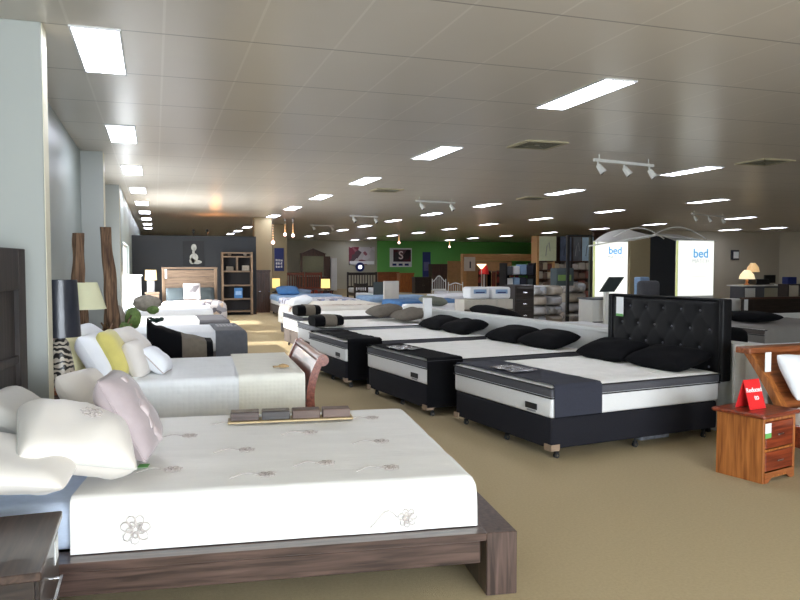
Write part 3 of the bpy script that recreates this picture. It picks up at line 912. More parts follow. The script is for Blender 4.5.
# ================================================================ ENSEMBLE BEDS
def casters(parent, L, Wd, pts):
    for (x, y) in pts:
        l = MB().cyl((x, y, .035), (x, y, .09), .012).box(x - .02, y - .012, .025, x + .02, y + .012, .055, b=.004).build('leg', M_BLKPL, parent)
        MB().cyl((x, y - .014, .022), (x, y + .014, .022), .022, None, 14).cyl((x, y - .016, .022), (x, y + .016, .022), .01, None, 10, 1).build('caster', [M_RUBBER, M_CHROME], l)


def ensemble(loc, rz, L, Wd, label, top=.585, base=M_BASE, border=M_BORDER, cover=None, cover_x=(0, .5), cover_low=.34, guards=True, labelplate=True, group='ensemble display beds'):
    t = thing('ensemble_bed', label, 'bed', loc, rz, group)
    mid = .335
    b = MB().box(.01, .01, .085, L - .01, Wd - .01, mid - .003, b=.02)
    bo = b.build('base', base, t)
    mb_ = MB().box(0, 0, mid, L, Wd, top - .065, b=.025)
    ms = mb_.build('mattress', M_PANEL, t)
    MB().box(-.004, -.004, top - .085, L + .004, Wd + .004, top - .012, b=.02).build('border', border, ms)
    r = .03

    def fn(a, c):
        x = .005 + (L - .01) * a; y = .005 + (Wd - .01) * c
        e = min(x, y, L - x, Wd - y)
        z = top - .012 + .018 * min(1, max(0, e) / .03) ** .5 + .006 * abs(math.sin(x * 9)) * abs(math.sin(y * 9)) * min(1, e / .05)
        return (x, y, z)
    MB().grid(fn, 44, 40).build('quilted_top', M_TOP, ms)
    pip = MB()
    for z in (top - .087, top - .010):
        pts = [(-.004, -.004), (L + .004, -.004), (L + .004, Wd + .004), (-.004, Wd + .004), (-.004, -.004)]
        for (a, c), (a2, c2) in zip(pts, pts[1:]): pip.cyl((a, c, z), (a2, c2, z), .006, None, 8)
    pip.build('piping', M_PIPING, ms)
    casters(t, L, Wd, [(.10, .06), (.10, Wd / 2), (.10, Wd - .06), (L / 2, .06), (L - .12, .06), (L - .12, Wd - .06), (L / 2, Wd - .06)])
    if guards:
        for y in (0, Wd):
            s = 1 if y == 0 else -1
            g = MB()
            g.box(-.004, y - s * .004, .075, .006, y + s * .085, .125); g.box(-.004, y - s * .004, .075, .085, y + s * .006, .125)
            g.build('corner_guard', M_GUARD, bo)
    if labelplate:
        MB().box(-.010, .18, .375, -.003, .34, .425, b=.002).build('label', M_PIPING, ms)['label'] = 'black brand plate'
        MB().box(-.006, .20, .355, -.003, .32, .368).build('label', M_TEXTG, ms)
    return t


def runner(loc, rz, L, Wd, x0, x1, top, hem, m, label, seed, name='bed_runner', fx=(False, False), amp=.003, cat='bed runner'):
    s = sheet_mb(x0, x1, -.014, Wd + .014, top + .012, hem, fx, (True, True), .03, amp, seed, 26, 60, 6)
    o = s.build(name, m, None, loc, (0, 0, rz))
    return tag(o, label, cat)


def on(loc, rz, x, y, z=0):
    return Vector((loc[0] + x * math.cos(rz) - y * math.sin(rz), loc[1] + x * math.sin(rz) + y * math.cos(rz), z))


RZ = rad(7.6)
LA = (2.95, 5.12, 0); AL = 1.86; AW = 1.52
ensemble(LA, RZ, AL, AW, 'nearest ensemble bed with white mattress and charcoal base, in front of the tufted headboard')
runner(LA, RZ, AL, AW, .02, .50, .592, .345, M_NAVY, 'slate blue runner across the foot of the nearest ensemble bed', 21)
LB = (2.594, 6.99, 0)
ensemble(LB, RZ, 2.06, 1.51, 'ensemble bed with a black foot runner, second in the row from the viewer')
runner(LB, RZ, 2.06, 1.51, -.0, .42, .592, .10, M_BLACKF, 'black runner hanging low over the foot of the second ensemble bed', 22)
LCC = (2.25, 9.0, 0)
ensemble(LCC, rad(6), 2.06, 1.5, 'ensemble bed, third in the row from the viewer, with bulging black runner')
runner(LCC, rad(6), 2.06, 1.5, .03, .50, .60, .10, M_BLACKF, 'black runner over the foot of the third ensemble bed', 23, amp=.012)
LD = (2.34, 10.72, 0)
ensemble(LD, rad(5), 1.80, 1.4, 'ensemble bed with pale grey side band and taupe pillows, fourth in the row', base=M_BASEGREY, border=mat('grey_border_mesh', (140, 142, 146), .85, var=.08), guards=False, labelplate=False, top=.62)
LE = (2.44, 12.75, 0)
ensemble(LE, rad(4), 2.1, 1.5, 'fifth ensemble bed in the row, its foot under a black roll', base=M_BASEGREY, guards=False, labelplate=False, top=.64)
LF = (2.68, 14.8, 0)
ensemble(LF, rad(3), 2.1, 1.5, 'sixth ensemble bed, the one under the quilt with a patterned edge', base=M_BASEGREY, guards=False, labelplate=False, top=.64)
o = sheet_mb(-.03, 2.0, -.03, 1.53, .69, .30, (True, False), (True, True), .10, .012, 31, 50, 60, 4)
o = o.build('quilt', mat('ivory_bedspread', (226, 222, 212), .8, var=.03), None, LF, (0, 0, rad(3))); tag(o, 'ivory quilt draped over the sixth ensemble bed', 'quilt')
bdm = sheet_mb(.0, 1.9, .34, .52, .705, .5, (True, False), (False, False), .10, .004, 32, 50, 6, 4).build('quilt_band', blotch('beaded_band', [(206, 190, 160), (160, 80, 60), (230, 224, 214), (120, 84, 70)], 22), o)
bdm.location = (-.03, 0, .003)


# rolled runners with a taupe stripe on the feet of beds D, E and the left bed
def roll(loc, rz, w, d, h, label, group='black and taupe rolled runners'):
    t = thing('rolled_runner', label, 'runner', loc, rz, group)
    def sec(w0, w1, k, th):
        def fn(a, b):
            x = w0 + (w1 - w0) * a; ang = b * 2 * pi
            e = 1 - .12 * abs(2 * (x / w + .5) - 1) ** 4
            c, s = math.cos(ang), math.sin(ang)
            return (x, (d / 2 + th) * e * math.copysign(abs(c) ** .7, c), h / 2 + (h / 2 + th) * e * math.copysign(abs(s) ** .7, s) + .006 * noise.noise(Vector((x * 8, ang, k))))
        m = MB().grid(fn, 14, 24); m.add([fn(0, i / 24) for i in range(24)], [tuple(range(24))]); m.add([fn(1, i / 24) for i in range(24)], [tuple(range(24))])
        return m
    sec(-w / 2, w / 2, 1, 0).build('roll_body', M_BLACKF, t)
    sec(-w * .16, w * .24, 2, .008).build('stripe', M_TAUPE, t)['label'] = 'wide taupe band'
    return t


roll(on(LD, rad(5), .12, .22, .628), rad(3), .44, .50, .17, 'black rolled runner with taupe band on the foot of the fourth bed in the row')
roll(on(LE, rad(4), .14, .30, .648), rad(3), .42, .50, .19, 'black rolled runner with taupe band on the foot of the fifth bed in the row')


def blackpillow(loc, rz, x, y, top, w, h, m, lab, seed, dz=0.0, tilt=0.0):
    p = on(loc, rz, x, y, top + dz)
    return pillow('pillow', lab, 'pillow', w, h, .17, p, (0, rad(-12 + tilt), rz), m, seed)


blackpillow(LA, RZ, 1.63, .40, .69, .44, .70, M_BLACKF, 'black pillow nearer the viewer on the nearest ensemble bed', 41)
blackpillow(LA, RZ, 1.63, 1.12, .69, .44, .70, M_BLACKF, 'black pillow farther from the viewer on the nearest ensemble bed', 42)
blackpillow(LB, RZ, 1.82, .40, .69, .44, .70, M_BLACKF, 'black pillow nearer the viewer on the second ensemble bed', 43)
blackpillow(LB, RZ, 1.82, 1.12, .69, .44, .70, M_BLACKF, 'black pillow farther from the viewer on the second ensemble bed', 44)
blackpillow(LCC, rad(6), 1.93, .40, .69, .44, .70, M_BLACKF, 'black pillow nearer the viewer on the third ensemble bed', 45)
blackpillow(LCC, rad(6), 1.93, 1.12, .69, .44, .70, M_BLACKF, 'black pillow farther from the viewer on the third ensemble bed', 46)
blackpillow(LD, rad(5), 1.58, .38, .76, .46, .68, M_TAUPED, 'dark taupe pillow nearer the viewer on the fourth ensemble bed', 47)
blackpillow(LD, rad(5), 1.40, 1.05, .79, .46, .68, M_TAUPED, 'dark taupe pillow farther from the viewer on the fourth ensemble bed', 48)
# clear plastic brochure packets on the runners
for loc, x, y, lab in ((LA, .22, .85, 'clear plastic packet on the runner of the nearest ensemble bed'), (LB, .18, .9, 'clear plastic packet on the runner of the second ensemble bed')):
    def fn(a, b): return (-.13 + .26 * a, -.2 + .4 * b, .012 * noise.noise(Vector((a * 4, b * 4, x * 9))) + .012)
    m = MB().grid(fn, 12, 12)
    o = m.build('brochure_packet', mat('clear_film', (150, 152, 158), rough=.12, var=.3, scale=20), None, on(loc, RZ, x, y, .607), (0, 0, RZ)); tag(o, lab, 'packet')

# tufted headboard
hbx = on(LA, RZ, AL + .035, -.02)
th_ = thing('tufted_headboard', 'black button tufted headboard behind the nearest ensemble bed', 'headboard', (hbx.x, hbx.y, 0), RZ + pi / 2)
HW = 1.49
HZ0, HZ1 = .50, 1.245
btn = []
M_BTN = mat('dark_button', (74, 74, 82), rough=.35)
for r_ in range(4):
    z = HZ0 + .12 + r_ * .17
    for k in range(7):
        x = .16 + k * .225 + (.1125 if r_ % 2 else 0)
        if x < HW - .12: btn.append((x, z))


def tuft(a, b):
    x = .05 + (HW - .10) * a; z = HZ0 + .02 + (HZ1 - HZ0 - .04) * b
    dmin = min(math.hypot(x - u, z - w_) for u, w_ in btn)
    e = min(a, b, 1 - a, 1 - b)
    u = (x - .16) / .225; w_ = (z - HZ0 - .12) / .34
    crease = min(abs(((u + w_) % 1) - .5), abs(((u - w_) % 1) - .5))
    crease = .5 - crease
    y = .022 * min(1, e / .04) ** .5 - .016 * math.exp(-(dmin / .03) ** 2) - .010 * math.exp(-((.5 - crease) / .08) ** 2) * 0
    y -= .0018 * math.exp(-((min(((u + w_) % 1), 1 - ((u + w_) % 1))) / .07) ** 2) + .0018 * math.exp(-((min(((u - w_) % 1), 1 - ((u - w_) % 1))) / .07) ** 2)
    return (x, y, z)


MB().box(0, -.09, HZ0, .05, .03, HZ1, b=.015).box(HW - .05, -.09, HZ0, HW, .03, HZ1, b=.015).box(.05, -.09, HZ1 - .02, HW - .05, .02, HZ1, b=.01).box(.05, -.09, HZ0, HW - .05, 0, HZ1 - .02).build('frame', M_BLACKL, th_)
MB().grid(tuft, 110, 60).build('tufted_panel', M_BLACKL, th_)
for (x, z) in btn:
    MB().lathe([(.001, .008), (.008, .006), (.012, 0), (.008, -.006)], 10, 0, Matrix.Translation((x, .010, z)) @ Matrix.Rotation(-pi / 2, 4, 'X')).build('button', M_BTN, th_)
for x in (.25, HW - .25):
    MB().box(x - .04, -.085, 0, x + .04, -.05, HZ0).build('leg', M_BLACKL, th_)
MB().box(HW - .24, .034, HZ1 - .22, HW - .14, .040, HZ1 - .03).build('price_tag', M_PAPER, th_)['label'] = 'white price tag'
MB().box(HW - .24, .035, HZ1 - .23, HW - .14, .041, HZ1 - .205).build('price_tag', M_GREENP, th_)['label'] = 'green strip of the price tag'
# items beneath nearest bed
p = atz(660, 441, 0)
o = MB().box(-.17, -.05, 0, .17, .05, .045, b=.01).build('plastic_wrapped_foot_set', mat('wrapped_plastic', (120, 122, 128), .15, var=.4, scale=25), None, (p.x, p.y + .12, 0), (0, 0, RZ)); tag(o, 'clear wrapped packet lying on the carpet under the nearest ensemble bed', 'packet')

# low white partition behind the row of bed heads
PA = Vector((5.03, 5.05)); PB = Vector((4.12, 12.25))
pd = (PB - PA); pL = pd.length; pa = math.atan2(pd.y, pd.x)
pt = thing('partition', 'low white partition running behind the heads of the ensemble beds', 'partition', (PA.x, PA.y, 0), pa)
pt['kind'] = 'structure'
MB().box(0, -.16, 0, pL, .0, .80).build('panel', M_PART, pt)
MB().box(-.01, -.18, .80, pL + .01, .012, .84, b=.004).build('cap', M_PART, pt)
# narrow panel standing at the head of the fourth bed
x0, x1, z0, z1 = span(424, 298, 432, 329, 10.9)
o = MB().box(x0, 10.9, 0, x1, 10.96, z1, b=.004).build('divider_post', M_PART); tag(o, 'narrow white upright panel between the third and fourth bed heads', 'post')

# ================================================================ RIGHT: timber bedside table and bed
nb = thing('bedside_table', 'honey timber bedside table with two drawers and a red card on top', 'bedside table', (4.055, 4.10, 0), rad(14))
MB().box(-.03, -.025, .465, .43, .40, .495, b=.01).build('top', M_REDWOOD, nb)
MB().box(0, 0, 0, .025, .37, .465, b=.002).box(.375, 0, 0, .40, .37, .465, b=.002).box(.025, .35, 0, .375, .37, .465).box(.025, .0, .225, .375, .37, .24).box(.025, 0, .44, .375, .37, .465).box(.025, 0, .03, .375, .36, .075).build('body', M_HONEY, nb)
MB().prism([(.025, 0), (.06, 0), (.12, .045), (.28, .045), (.34, 0), (.375, 0), (.375, .075), (.025, .075)], 1, -.004, .016).build('plinth', M_HONEYX, nb)
for k, (z0, z1) in enumerate(((.082, .220), (.246, .435))):
    d = MB().box(.03, -.002, z0, .37, .018, z1, b=.004).build('drawer', M_REDWOOD, nb)
    MB().box(.155, -.022, (z0 + z1) / 2 - .006, .225, -.014, (z0 + z1) / 2 + .006, b=.003).cyl((.17, -.018, (z0 + z1) / 2), (.17, 0, (z0 + z1) / 2), .004).cyl((.21, -.018, (z0 + z1) / 2), (.21, 0, (z0 + z1) / 2), .004).build('handle', M_CHROME, d)
MB().box(.012, -.008, .36, .082, -.004, .43).build('price_tag', M_PAPER, nb)['label'] = 'white price tag'
MB().box(.012, -.009, .325, .082, -.005, .36).build('price_tag', M_GREENP, nb)['label'] = 'green price tag strip'
# red tent card
cp = on((4.055, 4.10), rad(14), .17, .21)
rc = thing('tent_card', 'red folded reduced price card on the honey timber bedside table', 'sign', (cp.x, cp.y, .4965), rad(8))
c_ = MB()
c_.prism([(-.065, 0), (0, .21), (.003, .21), (-.060, 0)], 0, -.085, .085)
c_.prism([(.065, 0), (0, .21), (-.003, .21), (.060, 0)], 0, -.085, .085)
c_.build('card', M_RED, rc)
text('Reduced', .047, M_TEXTW, rc, (0, -.0265, .135), (rad(73), 0, 0), 'lettering', .001, bold=.001)
text('to', .055, M_TEXTW, rc, (.01, -.0425, .082), (rad(72), 0, 0), 'lettering', .001, bold=.001)

# timber bed with slanted headboard
be = thing('timber_bed', 'honey timber bed with a sloping headboard at the right edge', 'bed', (4.59, 4.42, 0), rad(4))
def slab(x0, x1, z0, z1, y0, y1, th): # leaning slab along X, profile from (y0,z0) to (y1,z1)
    return MB().prism([(y0, z0), (y1, z1), (y1 + th, z1), (y0 + th, z0)], 0, x0, x1)
# curved side post: wide board whose edge sweeps back
pf = [(0, 0), (0, .15), (0, .30)] + [(.38 * ((z - .36) / .51) ** 1.25, z) for z in [.36 + .51 * i / 12 for i in range(13)]]
MB().prism([(y, z) for y, z in pf] + [(y + .075, z) for y, z in reversed(pf)], 0, .0, .06).build('post', M_HONEY, be)
MB().prism([(y, z) for y, z in pf] + [(y + .075, z) for y, z in reversed(pf)], 0, 1.66, 1.72).build('post', M_HONEY, be)
MB().prism([(y + .02, z) for y, z in pf[3:]] + [(y + .045, z) for y, z in reversed(pf[3:])], 0, .06, 1.66).build('headboard', M_HONEYX, be)
MB().box(-.03, .33, .83, 1.74, .48, .88, b=.008).build('top_rail', M_HONEYX, be)
MB().box(.01, -2.05, .16, .045, .05, .33, b=.004).build('side_rail', M_REDWOOD, be)
MB().box(1.685, -2.05, .16, 1.72, .05, .33, b=.004).build('side_rail', M_REDWOOD, be)
MB().box(0, -2.12, 0, 1.72, -2.05, .42, b=.006).build('footboard', M_HONEYX, be)
MB().box(.035, -2.0, .2, 1.685, 0, .26).build('slat_base', M_ESP, be)
MB().box(-.03, -.003, -.155, .03, .003, .0, 0, Matrix.Translation((aty(757, 352, 4.73).x - 4.59 + .02, .20, .86))).build('price_tag', M_PAPER, be)['label'] = 'tall white price tag'
me = thing('mattress', 'cream mattress on the honey timber bed at the right edge', 'mattress', (4.59, 4.42, 0), rad(4))
MB().box(.05, -1.98, .262, 1.67, .0, .46, b=.05).build('mattress_body', M_CREAMF, me)
pillow('pillow', 'white pillow leaning on the sloping honey timber headboard', 'pillow', .52, .40, .16, on((4.59, 4.42), rad(4), .29, .04, .665), (rad(56), rad(4), rad(4)), M_WFAB, 51)
pillow('pillow', 'second white pillow, cut by the right edge of the photo', 'pillow', .52, .40, .16, on((4.59, 4.42), rad(4), .83, .04, .665), (rad(56), rad(-6), rad(4)), M_WFAB, 52)
# white board behind, next to black headboard


# ================================================================ LEFT SIDE, FURTHER DOWN
def bunk(loc, L, Wd, label, top, m, m2=None, group='plain display beds'):
    """simple made-up bed, long side along X, with base, mattress and quilt as parts"""
    t = thing('made_bed', label, 'bed', loc, 0, group)
    MB().box(0, 0, .08, L, Wd, .32, b=.02).build('base', m2 or M_BASEGREY, t)
    MB().box(0.01, .01, .322, L - .01, Wd - .01, top - .03, b=.04).build('mattress', M_PANEL, t)
    sheet_mb(-.01, L + .01, -.01, Wd + .01, top, top - .16, (True, True), (True, True), .05, .006, int(loc[1] * 3), 30, 30, 3).build('bedspread', m, t)
    for x in (.1, L - .1):
        for y in (.08, Wd - .08):
            MB().cyl((x, y, 0), (x, y, .085), .025, None, 10).build('leg', M_BLKPL, t)
    return t


b3a = (-.62, 10.75, 0)
bunk(b3a, 1.85, 1.45, 'bed with plain white top and grey foot cover behind the black bench', .60, M_WFAB)
o = sheet_mb(1.42, 1.865, -.015, 1.465, .615, .18, (False, True), (True, True), .05, .004, 61, 24, 40, 5).build('foot_cover', M_GREYC, None, b3a)
tag(o, 'mid grey foot cover with printed words on the nearer left bed', 'bed cover')
pr = MB()
for y_, n_, w_ in ((.98, 5, .038), (.74, 6, .036)):
    for k in range(n_): pr.box(1.50 + k * .052, y_, .610, 1.50 + k * .052 + w_, y_ + .15, .623)
pr.build('printed_words', M_TEXTG, o)['label'] = 'two lines of pale print'
b3b = (-.75, 12.95, 0)
bunk(b3b, 1.95, 1.45, 'second white topped bed along the left wall, beyond the printed grey cover', .60, M_WFAB)
o = sheet_mb(1.45, 1.965, -.015, 1.465, .615, .25, (False, True), (True, True), .05, .004, 62, 24, 40, 5).build('foot_cover', mat('dark_grey_cover', (78, 78, 84), .85), None, b3b)
tag(o, 'darker grey foot cover on the farther left bed', 'bed cover')
b3c = (-.60, 16.15, 0)
bunk(b3c, 1.75, 1.25, 'bed with bright white quilt in the daylight of the side window', .63, M_WFAB)
# black bench with roll
p0 = atz(148, 345, .55); p1 = atz(212, 348, .55)
bn = thing('upholstered_bench', 'low black bench between the sleigh bed and the grey covered bed', 'bench', (p0.x, 9.15, 0))
bw = p1.x - p0.x
MB().box(0, 0, .12, bw, .62, .56, b=.04).build('seat', M_BLACKF, bn)
for x in (.04, bw - .08):
    for y in (.04, .52):
        MB().box(x, y, 0, x + .05, y + .05, .13).build('leg', M_BLKPL, bn)
def dz_(u): return .24 * (1 - u) ** 1.3 + .07
def fnb(a, b):
    u = a; x = bw * (u * 1.03 - .01)
    ang = b * pi; top = dz_(u) * (1 + .25 * noise.noise(Vector((u * 6, b * 3, 2))))
    y = .31 - .33 * math.cos(ang); z = top * math.sin(ang) ** .6
    if b < .25: z = top * math.sin(ang) ** .6 - .30 * (1 - b / .25) ** 2; y = max(-.03, y) - .012
    return (x, y, z)
tb_ = MB().grid(fnb, 40, 30)
tb_.m = [1 if .52 < (i // 30) / 40 < .88 else 0 for i in range(len(tb_.f))]
o = tb_.build('folded_throw', [M_BLACKF, M_TAUPE], None, (p0.x, 9.15, .565)); tag(o, 'bundled black throw with a taupe band on the low black bench', 'throw')
gl = MB(); rnd = random.Random(9)
for i in range(40):
    a = rnd.random() * 6.28; d = Vector((math.cos(a), math.sin(a) * .5, .1 + .5 * rnd.random())) * (.05 + .09 * rnd.random())
    gl.tube([(0, 0, 0), d * .6 + Vector((0, 0, .02)), d], [.01, .016, .003], 5)
o = gl.build('artificial_plant', mat('dark_leaf', (34, 52, 44), .5, var=.3, scale=30), None, (p0.x + .10, 9.36, .86)); tag(o, 'dark green leafy sprig on the left end of the black bench', 'plant')

# floral bed, oak headboard, lamp, bookcase, slate wall
SY = 23.5
struct(MB().box(XF, SY, 0, 3.02, SY + .18, 2.44).build('wall_slate_divider', M_SLATE))
FY = 19.5
x0, x1, z0, z1 = span(162, 268, 217, 295, FY)
fb = thing('oak_bed', 'weathered oak bed with a tall plank headboard against the slate wall', 'bed', (x0, FY, 0))
fw = x1 - x0
hbp = MB()
for k in range(5):
    a = .55 + k * (z1 - .60) / 5
    hbp.box(.06, -.05, a, fw - .06, -.01, a + (z1 - .60) / 5 - .008, b=.003)
hbp.build('headboard', M_OAK, fb)
for x in (0, fw - .07): MB().box(x, -.07, 0, x + .07, .01, z1, b=.004).build('post', M_OAKZ, fb)
MB().box(-.01, -.08, z1 - .03, fw + .01, .02, z1 + .02, b=.004).build('top_rail', M_OAK, fb)
MB().box(.02, -1.95, .15, fw - .02, -.07, .38, b=.01).build('base', M_OAK, fb)
mf = thing('mattress', 'mattress of the oak bed under the floral quilt', 'mattress', (x0, FY, 0))
MB().box(.02, -1.93, .39, fw - .02, -.08, .62, b=.05).build('mattress_body', M_WFAB, mf)
qf = MB()
o = sheet_mb(-.03, fw + .04, -1.98, -.55, .68, .22, (True, True), (True, False), .12, .02, 71, 40, 40, 4).build('quilt', M_FLORAL, None, (x0, FY, 0)); tag(o, 'pale floral quilt on the oak bed', 'quilt')
o = sheet_mb(fw * .62, fw + .06, -2.0, -.9, .70, .20, (False, True), (True, False), .12, .02, 72, 20, 40, 4).build('throw', blotch('grey_rose_print', [(96, 92, 100), (150, 148, 156), (206, 200, 200), (190, 170, 150)], 10), None, (x0, FY, 0)); tag(o, 'grey patterned throw on the right half of the oak bed', 'throw')
M_TEAL = mat('grey_teal_fabric', (70, 80, 84), .8, var=.05)
pillow('pillow', 'grey teal pillow on the left of the oak bed', 'pillow', .50, .42, .15, (x0 + .33, FY - .25, .80), (rad(60), 0, 0), M_TEAL, 73)
pillow('pillow', 'grey teal pillow on the right of the oak bed', 'pillow', .50, .42, .15, (x0 + fw - .33, FY - .25, .80), (rad(60), 0, 0), M_TEAL, 74)
pillow('cushion', 'square white and grey cushion in the middle of the oak bed', 'cushion', .42, .42, .13, (x0 + fw * .52, FY - .50, .90), (rad(72), 0, rad(3)), blotch('photo_cushion', [(226, 222, 222), (200, 196, 196), (140, 136, 140), (236, 232, 230)], 5), 75)
MB().box(.05, -.062, z1 - .26, .12, -.056, z1 - .03).build('price_tag', M_PAPER, fb)
x0, x1, z0, z1 = span(146, 292, 160, 310, FY)
nt_ = thing('bedside_table', 'oak bedside table with two drawers left of the oak bed', 'bedside table', (x0, FY - .4, 0))
nw = x1 - x0 - .02
MB().box(0, 0, .0, nw, .4, z1 - .03, b=.003).build('body', M_OAK, nt_); MB().box(-.02, -.02, z1 - .03, nw + .01, .42, z1, b=.003).build('top', M_OAK, nt_)
for k in range(2):
    d = MB().box(.03, -.012, .12 + k * .28, nw - .03, .0, .37 + k * .28, b=.003).build('drawer', M_OAK, nt_)
    MB().cyl((nw / 2, -.012, .245 + k * .28), (nw / 2, -.035, .245 + k * .28), .012).build('knob', M_BLKPL, d)
xc = aty(151, 285, FY - .2).x
tl = thing('table_lamp', 'small table lamp with a glowing tan square shade beside the oak bed', 'lamp', (xc, FY - .2, z1))
zz = aty(151, 270, FY - .2).z - z1; zs = aty(151, 280, FY - .2).z - z1
MB().box(-.09, -.06, 0, .09, .06, zs, b=.01).build('base', mat('pewter', (110, 110, 112), .4, var=.1), tl)
MB().prism([(-.14, zs), (.14, zs), (.125, zz), (-.125, zz)], 1, -.11, .11).build('lamp_shade', M_SHADETAN, tl)
# bookcase
BY = 23.15
x0, x1, z0, z1 = span(222, 252, 253, 314, BY)
bc = thing('bookcase', 'tall open weathered oak bookcase right of the oak bed', 'bookcase', (x0, BY, 0)); bwid = x1 - x0; bh = z1
for x in (0, bwid - .05): MB().box(x, 0, 0, x + .05, .33, bh, b=.003).build('side_panel', M_OAKZ, bc)
MB().box(.05, .31, 0, bwid - .05, .33, bh).build('back_panel', mat('bookcase_back_paint', (34, 32, 34), .9), bc)
shz = [.10, .48, .90, 1.33, 1.78, bh - .05]
for z in shz: MB().box(.05, 0, z, bwid - .05, .31, z + .045, b=.002).build('shelf', M_OAK, bc)
MB().box(bwid * .5 - .02, 0, 1.375, bwid * .5 + .02, .31, 1.78).build('divider', M_OAK, bc)


def bowl(x, z, r, h, m, lab, name='bowl', cat='bowl'):
    o = MB().lathe([(.001, 0), (r * .5, 0), (r, h), (r * .92, h), (r * .45, .012), (.001, .012)], 16).build(name, m, None, (bc.location.x + x, BY + .15, z + .046)); tag(o, lab, cat)


bowl(.25, 1.78, .07, .10, M_OAK, 'small brown pot on the top bookcase shelf, left')
bowl(.72, 1.78, .07, .11, M_STONE, 'small pale pot on the top bookcase shelf, right')
o = MB().box(0, 0, 0, .22, .12, .13, b=.01).build('storage_box', M_TAUPE, None, (x0 + .14, BY + .08, 1.376)); tag(o, 'pale box in the left half of the divided bookcase shelf', 'box')
o = MB().box(0, 0, 0, .22, .12, .16, b=.01).build('storage_box', M_STONE, None, (x0 + .62, BY + .08, 1.376)); tag(o, 'pale box in the right half of the divided bookcase shelf', 'box')
o = MB().box(0, 0, 0, .24, .10, .32, b=.006).box(.03, -.004, .10, .21, 0, .22, 1).build('packet_box', [M_BLUE, M_PALEBLUE], None, (x0 + .38, BY + .08, .526)); tag(o, 'bright blue packet standing on a lower bookcase shelf', 'box')
# canvas
x0, x1, z0, z1 = span(183, 241, 204, 266, SY - .03)
cv = thing('canvas', 'black canvas with a pale figure shape on the slate wall', 'picture', ((x0 + x1) / 2, SY - .03, z0))
cw = x1 - x0; chh = z1 - z0
MB().box(-cw / 2, 0, 0, cw / 2, .028, chh, b=.003).build('canvas_panel', mat('black_canvas', (28, 30, 34), .7), cv)
fg = MB()
for (u, v, ru, rv) in ((.02, .74, .13, .14), (.0, .56, .06, .10), (.02, .34, .20, .17), (.15, .16, .24, .08), (-.08, .2, .12, .12)):
    fg.add([(u * cw + ru * cw * math.cos(a * pi / 10), -.003, v * chh + rv * chh * math.sin(a * pi / 10)) for a in range(20)], [tuple(range(20))], 0)
fg.build('print', mat('pale_figure_print', (176, 176, 170), .7, var=.25, scale=14), cv)
# white cabinet in the window light
x0, x1, z0, z1 = span(126, 275, 141, 310, 17.3)
wc = thing('white_cabinet', 'white cabinet washed out by daylight next to the side window', 'cabinet', (max(x0, -.62), 17.5, 0)); cwid = x1 - max(x0, -.62)
MB().box(0, 0, .0, cwid, .4, z1 - .03, b=.003).build('body', M_WHITE, wc); MB().box(-.02, -.02, z1 - .03, cwid + .03, .42, z1, b=.003).build('top', M_WHITE, wc)
MB().box(.04, -.015, .08, cwid - .04, 0, z1 - .08, b=.003).build('door', M_WHITE, wc)

# ================================================================ CENTRE BACK
def px_box(px0, py0, px1, py1, Y):
    x0, x1, z0, z1 = span(px0, py0, px1, py1, Y); return x0, x1, max(z0, 0), z1


struct(MB().box(aty(255, 270, 25).x, 25, 0, aty(272, 270, 25).x, 25.5, CEIL).build('pillar_beige_left', M_BEIGE))
struct(MB().box(aty(273, 270, 29).x, 29, 0, aty(287, 270, 29).x, 29.4, CEIL).build('pillar_beige_right', M_BEIGE))
x0, x1, z0, z1 = px_box(274.5, 248, 284, 271, 28.95)
bn_ = thing('banner', 'dark blue poster with white script on the beige pillar', 'poster', (x0, 28.96, z0), 0)
MB().box(0, 0, 0, x1 - x0, .02, z1 - z0).build('sheet', M_BLUEDK, bn_)
bw_, bh_ = x1 - x0, z1 - z0
pr = MB(); rnd = random.Random(12)
for r_ in range(3):
    for k in range(4): pr.box(bw_ * (.14 + k * .19), -.006, bh_ * (.14 + r_ * .14), bw_ * (.14 + k * .19 + .08 + .06 * rnd.random()), 0, bh_ * (.14 + r_ * .14 + .07 + .04 * rnd.random()))
pr.build('printed_script', M_PAPER, bn_)


def wardrobe(rect, Y, depth, m, label, ndoor=2, name='wardrobe', cat='wardrobe', crown=False):
    x0, x1, z0, z1 = px_box(*rect, Y); w = x1 - x0
    t = thing(name, label, cat, (x0, Y, 0))
    MB().box(0, 0, 0, w, depth, z1 - .06).build('body', m, t)
    MB().box(-.02, -.03, z1 - .06, w + .02, depth + .01, z1, b=.004).build('top', m, t)
    dw = (w - .04) / ndoor
    for k in range(ndoor):
        d = MB().box(.02 + k * dw + .005, -.02, .08, .02 + (k + 1) * dw - .005, 0, z1 - .10, b=.004).box(.02 + k * dw + .06, -.026, .2, .02 + (k + 1) * dw - .06, -.018, z1 - .24, b=.003).build('door', m, t)
        MB().cyl((.02 + k * dw + (.9 if k % 2 == 0 else .1) * dw, -.02, z1 * .5), (.02 + k * dw + (.9 if k % 2 == 0 else .1) * dw, -.05, z1 * .5), .015).build('knob', M_CHROME, d)
    return t


